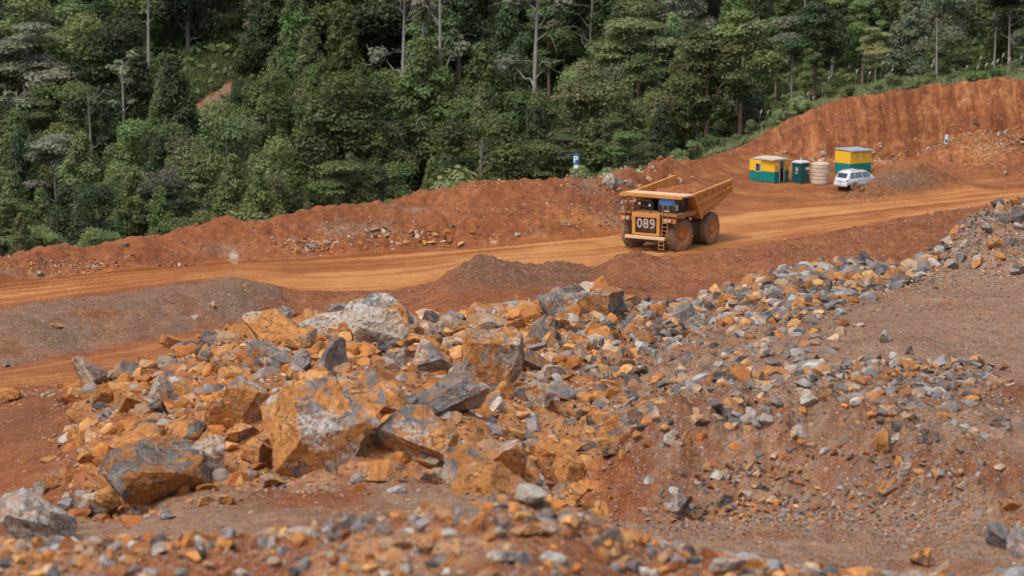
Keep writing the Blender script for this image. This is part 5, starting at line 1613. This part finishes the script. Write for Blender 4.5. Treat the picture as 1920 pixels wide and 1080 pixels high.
# ---- huts: local +X along the long wall, door in the +X end... origin at ground centre
M_YELLOW = dusty('yellow_wall_paint', (.74, .43, .025), (.62, .34, .10), amount=.12, rough=.7, spec=.2)
M_TEAL = dusty('teal_wall_paint', (.006, .185, .155), (.20, .16, .10), amount=.10, rough=.7, spec=.2)
M_ROOFA = dusty('roof_sheet_pale', (.50, .45, .40), (.55, .42, .32), amount=.5, rough=.8)
M_ROOFB = dusty('roof_sheet_grey', (.30, .33, .38), (.45, .40, .36), amount=.25, rough=.6)
M_DARKIN = NT('painted_interior_shade'); M_DARKIN.surf((.010, .012, .012), .9); M_DARKIN = M_DARKIN.mat  # near-black colour stands in for the shade inside openings
M_PAPER = dusty('paper_notice', (.74, .62, .54), (.6, .4, .3), amount=.15, rough=.8)
M_SKID = dusty('timber_skid', (.10, .08, .06), (.25, .12, .06), amount=.5, rough=.9)

def hut(loc, rz, lx, ly, h, split, label, door_wall, window_wall, roofs, notices):
    root = empty('site_hut', loc, rz)
    t = .08
    MB().box((0, 0, .09), (lx - .1, ly - .1, .18)).build('skid', M_SKID, root, .02)
    def wall(name, wnd, a0, a1, z0, z1, openings, mat):
        """one wall of box pieces around its openings; wnd: 'x+', 'x-', 'y+', 'y-'"""
        out = []
        cuts = sorted([o for o in openings if o[2] < z1 and o[3] > z0])
        def piece(u0, u1, w0, w1):
            if u1 - u0 < 1e-3 or w1 - w0 < 1e-3: return
            cu, cw = (u0 + u1) / 2, (w0 + w1) / 2
            m = MB(); out.append(m)
            if wnd[0] == 'x':
                m.box(((lx / 2 - t / 2) * (1 if wnd[1] == '+' else -1), cu, cw), (t, u1 - u0, w1 - w0))
            else:
                m.box((cu, (ly / 2 - t / 2) * (1 if wnd[1] == '+' else -1), cw), (u1 - u0, t, w1 - w0))
        u = a0
        for (o0, o1, q0, q1) in cuts:
            piece(u, o0, z0, z1); piece(o0, o1, z0, max(z0, q0)); piece(o0, o1, min(z1, q1), z1); u = o1
        piece(u, a1, z0, z1)
        for q in out: q.build(name, mat, root)
    base = .18
    for wnd in ('x+', 'x-', 'y+', 'y-'):
        half = (ly / 2 - t) if wnd[0] == 'x' else lx / 2
        ops = []
        if wnd == door_wall[0]: ops.append((door_wall[1], door_wall[2], base, base + 1.98))
        if window_wall and wnd == window_wall[0]: ops.append((window_wall[1], window_wall[2], 1.15, 1.95))
        wall('lower_wall', wnd, -half, half, base, split, ops, M_TEAL)
        wall('upper_wall', wnd, -half, half, split + .001, h, ops, M_YELLOW)
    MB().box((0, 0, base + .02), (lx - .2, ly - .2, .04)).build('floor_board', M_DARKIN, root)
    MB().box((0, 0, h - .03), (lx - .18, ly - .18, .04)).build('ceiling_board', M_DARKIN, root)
    def onwall(wnd, u, z, w, hh, th, off):
        if wnd[0] == 'x':
            return ((lx / 2 + off) * (1 if wnd[1] == '+' else -1), u, z), (th, w, hh)
        return (u, (ly / 2 + off) * (1 if wnd[1] == '+' else -1), z), (w, th, hh)
    # door: frame, near-black sheet painted as the opening's shade, glazed upper part
    du0, du1 = door_wall[1], door_wall[2]; dc, dw = (du0 + du1) / 2, du1 - du0
    fr = MB()
    for u in (du0 - .03, du1 + .03):
        c, s = onwall(door_wall[0], u, base + 1.0, .07, 2.05, .06, .01); fr.box(c, s)
    c, s = onwall(door_wall[0], dc, base + 2.02, dw + .12, .07, .06, .01); fr.box(c, s)
    fr = fr.build('door_frame', M_ROOFA, root)
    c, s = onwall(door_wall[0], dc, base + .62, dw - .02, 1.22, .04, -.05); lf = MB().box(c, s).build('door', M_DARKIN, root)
    c, s = onwall(door_wall[0], dc, base + 1.62, dw - .1, .62, .03, -.05); MB().box(c, s).build('door_pane', M_CARGLASS, lf)
    c, s = onwall(door_wall[0], dc + dw * .36, base + 1.0, .05, .14, .05, -.02); MB().box(c, s).build('handle', M_ROOFA, lf)
    if window_wall:
        u0, u1 = window_wall[1], window_wall[2]; uc = (u0 + u1) / 2
        w = MB()
        for u in (u0, u1):
            c, s = onwall(window_wall[0], u, 1.55, .06, .9, .06, .012); w.box(c, s)
        for z in (1.15, 1.95):
            c, s = onwall(window_wall[0], uc, z, u1 - u0 + .06, .06, .058, .013); w.box(c, s)
        w = w.build('window', M_ROOFA, root)
        c, s = onwall(window_wall[0], (u0 + uc) / 2, 1.55, (u1 - u0) / 2, .78, .02, -.04); MB().box(c, s).build('pane', M_DARKGLASS, w)
        c, s = onwall(window_wall[0], (u1 + uc) / 2, 1.55, (u1 - u0) / 2, .78, .02, -.015); MB().box(c, s).build('pane', M_CARGLASS, w)
    for (c, s, rot, mat) in roofs:
        rf = MB().box(c, s, rot).build('roof_slab', mat, root, .02)
    for (wnd, u, z, w, hh) in notices:
        c, s = onwall(wnd, u, z, w, hh, .012, .008); MB().box(c, s).build('notice', M_PAPER, root)
    tag(root, label, 'hut', 'yellow and teal site huts')
    return root

def ground_pt(px, py, z=0.0):
    return hit(px, py)

# hut with door: near corner under column 1451
def place_corner(px, py, ang, lx, ly, cx, cy):
    """local corner (cx, cy) sits where the photo pixel meets the ground"""
    x, y, z = ground_pt(px, py)
    c, s = math.cos(ang), math.sin(ang)
    return (x - (cx * c - cy * s), y - (cx * s + cy * c), z - .03)
angA = math.radians(-40)
lx, ly = 3.0, 2.5
hut(place_corner(1452, 345, angA, lx, ly, lx / 2, -ly / 2), angA, lx, ly, 2.30, 1.22,
    'yellow and teal site hut with dark open doorway and small window', ('x+', -.35, .40), ('y-', -.75, -.15),
    [((-.55, .25, 2.40), (1.9, 2.3, .09), (0.03, -.02, .1), M_ROOFA), ((.80, -.35, 2.42), (1.75, 2.45, .15), (-.02, .03, -.06), M_ROOFA)],
    [('x+', -.85, 1.95, .45, .22), ('x+', .80, 1.95, .30, .24)])
angB = math.radians(35)
lx, ly = 2.9, 2.3
hut(place_corner(1594, 330, angB, lx, ly, -lx / 2, -ly / 2), angB, lx, ly, 2.45, 1.25,
    'yellow and teal site hut with grey roof behind the white car', ('y+', -.4, .4), None,
    [((.18, -.02, 2.56), (3.1, 2.7, .13), (.03, .02, 0), M_ROOFB)],
    [('y-', -.9, 2.00, .30, .20), ('y-', -.05, 2.18, .36, .18), ('y-', -.05, 1.72, .22, .20), ('y-', .85, 2.05, .30, .22)])

# ---- portable toilets
M_TEALP = dusty('teal_plastic', (.004, .075, .070), (.12, .10, .07), amount=.14, rough=.5)
M_CREAMP = dusty('cream_plastic', (.52, .41, .32), (.42, .28, .18), amount=.34, rough=.7)
M_CAPG = dusty('pale_roof_plastic', (.50, .53, .56), (.5, .42, .36), amount=.2, rough=.5)
M_CAPC = dusty('cream_roof_plastic', (.58, .42, .30), (.5, .33, .2), amount=.4, rough=.7)
def toilet(loc, rz, mat, cap, label, stickers):
    root = empty('portable_toilet', loc, rz)
    w = 1.22; h = 2.12
    MB().box((0, 0, .08), (w + .04, w + .04, .16)).build('skid', M_SKID, root, .02)
    MB().box((0, 0, .16 + (h - .16) / 2), (w, w, h - .16)).build('cabin', mat, root, .05)
    # roof: shallow dome with an overhanging rim
    rf = MB()
    for (s0, z0, s1, z1) in ((w / 2 + .05, h, w / 2 + .05, h + .08), (w / 2 + .05, h + .08, w / 2 - .22, h + .22)):
        vs = [(-s0, -s0, z0), (s0, -s0, z0), (s0, s0, z0), (-s0, s0, z0), (-s1, -s1, z1), (s1, -s1, z1), (s1, s1, z1), (-s1, s1, z1)]
        rf.add(vs, [(0, 1, 5, 4), (1, 2, 6, 5), (2, 3, 7, 6), (3, 0, 4, 7), (4, 5, 6, 7)])
    r = rf.build('roof', cap, root)
    MB().tube([(.35, .35, h + .1), (.35, .35, h + .42)], .055, 10).build('vent_pipe', cap, r)
    d = MB().box((.05, -w / 2 - .015, 1.12), (.82, .035, 1.80)).build('door', mat, root, .012)
    MB().box((.36, -w / 2 - .05, 1.10), (.05, .05, .16)).build('handle', M_CAPG, d)
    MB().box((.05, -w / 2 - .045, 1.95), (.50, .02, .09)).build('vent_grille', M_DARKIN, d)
    for sx in (-1, 1):
        for k in range(3):
            MB().box((sx * (w / 2 + .012), -.36 + k * .36, 1.1), (.03, .08, 1.75)).build('rib', mat, root)
    for (c, s) in stickers:
        MB().box(c, s).build('sign_panel', M_CAPG, root)
    tag(root, label, 'toilet', 'portable toilets')
    return root
a = math.radians(-38)
x, y, z = ground_pt(1503, 346); 
toilet((x, y + .85, z - .02), a + math.radians(76), M_TEALP, M_CAPG, 'dark teal portable toilet with pale roof beside the hut doorway',
       [((.30, -.61 - .042, 1.56), (.5, .02, .30)), ((-.625, -.05, 1.50), (.02, .32, .36)), ((-.625, .0, 1.12), (.02, .28, .18))])
# ---- water tank: ribbed plastic cylinder
x, y, z = ground_pt(1540, 347)
tk = empty('water_tank', (x, y + .95, z - .02), .4)
prof = [(0.0, .04), (.86, .04), (.92, .10)]
for k in range(5):
    z0 = .16 + k * .37
    prof += [(.93, z0), (.93, z0 + .22), (.895, z0 + .26), (.895, z0 + .33)]
prof += [(.93, 2.0), (.90, 2.08), (.72, 2.17), (.30, 2.24), (.30, 2.30), (0.0, 2.31)]
MB().lathe(prof, (0, 0, 0), 'z', 36).build('tank_shell', M_CREAMP, tk)
MB().tube([(0, 0, 2.30), (0, 0, 2.37)], .28, 20).build('lid', M_CAPC, tk)
MB().tube([(.2, -.92, .22), (.2, -1.08, .22)], .05, 10).build('outlet_valve', M_SKID, tk)
MB().box((.1, -.935, 1.25), (.42, .02, .22), (0, 0, .1)).build('label_panel', M_CAPG, tk)
MB().box((0, 0, .02), (1.9, 1.9, .08)).build('base_slab', M_SKID, tk)
tag(tk, 'dusty cream ribbed water tank between the teal toilet and the white car', 'tank')

# ---- white car
M_WHITE = dusty('white_car_paint', (.58, .63, .71), (.44, .35, .28), amount=.30, rough=.35, spec=.5)
M_CARLOW = dusty('grey_car_plastic', (.20, .19, .185), (.42, .28, .19), amount=.45, rough=.7)
M_REDL = NT('red_lens'); M_REDL.surf((.35, .04, .03), .25); M_REDL = M_REDL.mat
def car():
    root = empty('parked_car')
    # stations along the length: x, floor z, belt z, half width
    st = [(-2.35, .62, .95, .72), (-2.28, .48, 1.06, .86), (-2.0, .40, 1.10, .93), (-1.0, .36, 1.10, .95), (.6, .36, 1.08, .95), (1.1, .36, 1.06, .95), (1.75, .38, .98, .92), (2.2, .46, .86, .84), (2.36, .58, .74, .68)]
    vs, fs = [], []
    N = 12
    for (x, z0, z1, hw) in st:
        for (yy, zz) in ((-1, .22), (-1, .6), (-.97, .86), (-.90, 1.0), (-.4, 1.0), (0, 1.0), (.4, 1.0), (.90, 1.0), (.97, .86), (1, .6), (1, .22), (0, 0)):
            vs.append((x, yy * hw, z0 + (z1 - z0) * zz))
    for i in range(len(st) - 1):
        for k in range(N):
            fs.append((i * N + k, i * N + (k + 1) % N, (i + 1) * N + (k + 1) % N, (i + 1) * N + k))
    fs += [tuple(range(N)), tuple(range((len(st) - 1) * N, len(st) * N))]
    MB().add(vs, fs).build('body', M_WHITE, root, 0, True)
    # greenhouse
    g0 = [(-2.22, 1.02, .80), (-1.9, 1.62, .66), (-1.4, 1.74, .64), (-.2, 1.76, .64), (.35, 1.68, .64), (1.15, 1.06, .80)]
    vs, fs = [], []
    for (x, zt, hw) in g0:
        lo = 1.02
        wl = .88
        vs += [(x, -wl, lo), (x, -hw - (wl - hw) * .25, lo + (zt - lo) * .8), (x, -hw, zt), (x, hw, zt), (x, hw + (wl - hw) * .25, lo + (zt - lo) * .8), (x, wl, lo)]
    for i in range(len(g0) - 1):
        for k in range(5):
            fs.append((i * 6 + k, i * 6 + k + 1, (i + 1) * 6 + k + 1, (i + 1) * 6 + k))
    MB().add(vs, fs).build('roof', M_WHITE, root, 0, True)
    # glass set 8 mm proud of the shell
    def quad(name, pts, mat, th=.012):
        p = [Vector(q) for q in pts]; n = (p[1] - p[0]).cross(p[2] - p[0]).normalized() * th
        MB().add([q for q in p] + [q + n for q in p], [(3, 2, 1, 0), (4, 5, 6, 7), (0, 1, 5, 4), (1, 2, 6, 5), (2, 3, 7, 6), (3, 0, 4, 7)]).build(name, mat, root)
    for s in (-1, 1):
        o = .02 * s
        def P(x, z):
            t = min(max((z - 1.02) / .72, 0), 1)
            return (x, s * (.885 - .225 * t) + o, z)
        for (a0, a1, b0, b1) in ((-1.98, -1.30, -1.75, -1.32), (-1.22, -.38, -1.22, -.36), (-.28, .86, -.26, .34)):
            pts = [P(a0, 1.12), P(a1, 1.12), P(b1, 1.60), P(b0, 1.60)]
            quad('side_window', pts if s < 0 else pts[::-1], M_CARGLASS)
        MB().box((.72, s * 1.02, 1.16), (.16, .22, .15)).build('mirror', M_WHITE, root, .03)
        for (hx0, hx1) in ((-1.1, -.32), (-.28, .80)):
            MB().box(((hx0 + hx1) / 2, s * .957, .78), (hx1 - hx0, .012, .5)).build('door', M_WHITE, root)
            MB().box((hx0 + .14, s * .975, .98), (.16, .03, .035)).build('door_handle', M_CARLOW, root)
        MB().box((0, s * .955, .42), (2.5, .05, .16)).build('side_skirt', M_CARLOW, root, .02)
        MB().box((-2.26, s * .76, .93), (.12, .24, .16)).build('tail_light', M_REDL, root, .02)
        MB().box((2.20, s * .66, .78), (.14, .30, .13)).build('headlight', M_LAMP, root, .02)
        MB().tube([(-1.6, s * .58, 1.78), (.1, s * .58, 1.80)], .025, 6).build('roof_rail', M_CARLOW, root)
        for wx_ in (-1.42, 1.45):
            # dark wheel arch, then the wheel
            MB().lathe([(.44, s * .80), (.44, s * .965), (.36, s * .965)], (wx_, 0, .40), 'y', 24).build('wheel_arch', M_CARLOW, root)
            wh = empty('wheel', (wx_, s * .84, .36)); wh.parent = root
            MB().lathe([(.22, -.12), (.33, -.12), (.36, -.07), (.36, .07), (.33, .12), (.22, .12)], (0, 0, 0), 'y', 24).build('tyre', M_TYRE, wh)
            MB().lathe([(.23, s * .11), (.20, s * .06), (.06, s * .08), (0, s * .085)], (0, 0, 0), 'y', 20).build('rim', M_RIM, wh)
    quad('rear_window', [(-2.19, .60, 1.16), (-2.19, -.60, 1.16), (-1.97, -.56, 1.54), (-1.97, .56, 1.54)], M_DARKGLASS, .02)
    quad('windscreen', [(1.12, -.70, 1.12), (1.12, .70, 1.12), (.46, .60, 1.62), (.46, -.60, 1.62)], M_DARKGLASS, .02)
    MB().box((-2.30, 0, .55), (.22, 1.66, .24)).build('rear_bumper', M_WHITE, root, .05)
    MB().box((-2.33, 0, .42), (.2, 1.5, .12)).build('bumper_trim', M_CARLOW, root, .03)
    MB().box((2.32, 0, .55), (.22, 1.60, .24)).build('front_bumper', M_WHITE, root, .05)
    MB().box((-2.37, 0, .86), (.03, .42, .13)).build('number_plate', M_CAPG, root)
    return root
c = car()
x, y, z = hit(1614, 350)
hd = math.radians(38)
c.rotation_euler = (0, 0, hd); c.scale = (1.05, 1.05, 1.08)
c.location = (x + .55 * math.cos(hd) + .9 * math.cos(hd + 1.57), y + .55 * math.sin(hd) + .9 * math.sin(hd + 1.57), 0)
c.location.z = np.mean([float(hz(c.location.x - 1.45 * math.cos(hd) + s_ * .85 * math.sin(hd), c.location.y - 1.45 * math.sin(hd) - s_ * .85 * math.cos(hd))) for s_ in (-1, 1)]) - .03
tag(c, 'white car parked by the second hut, half hidden by a spoil heap', 'car')

# ---- signs
M_BLUE = dusty('sign_blue', (.012, .120, .30), (.25, .22, .2), amount=.16, rough=.5)
M_SWHITE = dusty('sign_white', (.72, .73, .74), (.5, .38, .3), amount=.15, rough=.5)
M_POST = dusty('sign_post', (.26, .22, .19), (.36, .2, .1), amount=.5, rough=.7)
M_DUSTY = dusty('dusty_sign_face', (.56, .44, .35), (.48, .27, .16), amount=.55, rough=.8)
M_DUSTY2 = dusty('dusty_sign_panel', (.66, .55, .46), (.52, .33, .22), amount=.35, rough=.8)
def text_mesh(ch, size, mat, parent, loc, ext=.006):
    cu = bpy.data.curves.new('letter', 'FONT'); cu.body = ch; cu.size = size; cu.extrude = ext; cu.offset = size * .02; cu.align_x = 'CENTER'
    tmp = bpy.data.objects.new('letter', cu); COL.objects.link(tmp)
    me = bpy.data.meshes.new_from_object(tmp.evaluated_get(bpy.context.evaluated_depsgraph_get())); me.name = 'letter'
    bpy.data.objects.remove(tmp); bpy.data.curves.remove(cu)
    me.materials.clear(); me.materials.append(mat)
    o = link('letter', me, None, parent); o.location = loc; o.rotation_euler = (math.pi / 2, 0, 0)
    return o
x, y, z = hit(1080, 338)
sg = empty('parking_sign', (x, y, z - .1), math.radians(-6))
MB().tube([(0, 0, 0), (0, 0, 2.55)], .035, 8).build('post', M_POST, sg)
MB().box((0, -.05, 2.02), (.54, .03, .96)).build('sign_board', M_BLUE, sg, .01)
text_mesh('P', .84, M_SWHITE, sg, (-.03, -.075, 1.70))
MB().box((0, -.05, 1.33), (.36, .03, .32)).build('plate', M_SWHITE, sg, .005)
tag(sg, 'blue parking sign with white letter P on the far bank', 'sign')

x, y, z = hit(1771, 281)
s2 = empty('notice_sign', (x, y, z - .1), math.radians(12)); s2.rotation_euler = (0, math.radians(6), math.radians(12))
MB().tube([(0, 0, 0), (0, 0, 1.7)], .035, 8).build('post', M_POST, s2)
MB().box((0, -.05, 1.22), (.36, .03, .98)).build('sign_board', M_SWHITE, s2, .01)
MB().box((0, -.07, 1.05), (.24, .012, .34)).build('panel', M_BLUE, s2)
tag(s2, 'narrow leaning white and blue sign before the cut bank', 'sign')

x, y, z = hit(437, 533)
s3 = empty('road_sign', (x, y, z - .1), math.radians(4))
MB().tube([(0, 0, 0), (.03, 0, 1.5), (.10, 0, 2.5)], .022, 8).build('post', M_POST, s3)
m = MB(); n = 24
ring = [(.39 * math.cos(2 * math.pi * k / n) + .10, .46 * math.sin(2 * math.pi * k / n) * (1.15 if abs(math.sin(2 * math.pi * k / n)) > .95 else 1) + 2.05) for k in range(n)]
m.prism(ring, -.06, -.035); m.build('sign_board', M_DUSTY, s3, .004)
m = MB(); ring2 = [(.27 * math.cos(2 * math.pi * k / n) + .10, .20 * math.sin(2 * math.pi * k / n) + 2.10) for k in range(n)]
m.prism(ring2, -.072, -.064); m.build('panel', M_DUSTY2, s3)
tag(s3, 'dusty rounded road sign on a thin post at the windrow', 'sign')

# stub post before the rubble heap
x, y, z = hit(1783, 303)
sp_ = empty('marker_post', (x, y, z - .1))
MB().tube([(0, 0, 0), (-.05, 0, .95)], .09, 8).build('post', M_SKID, sp_)
tag(sp_, 'short dark marker post at the foot of the pale rubble heap', 'post')
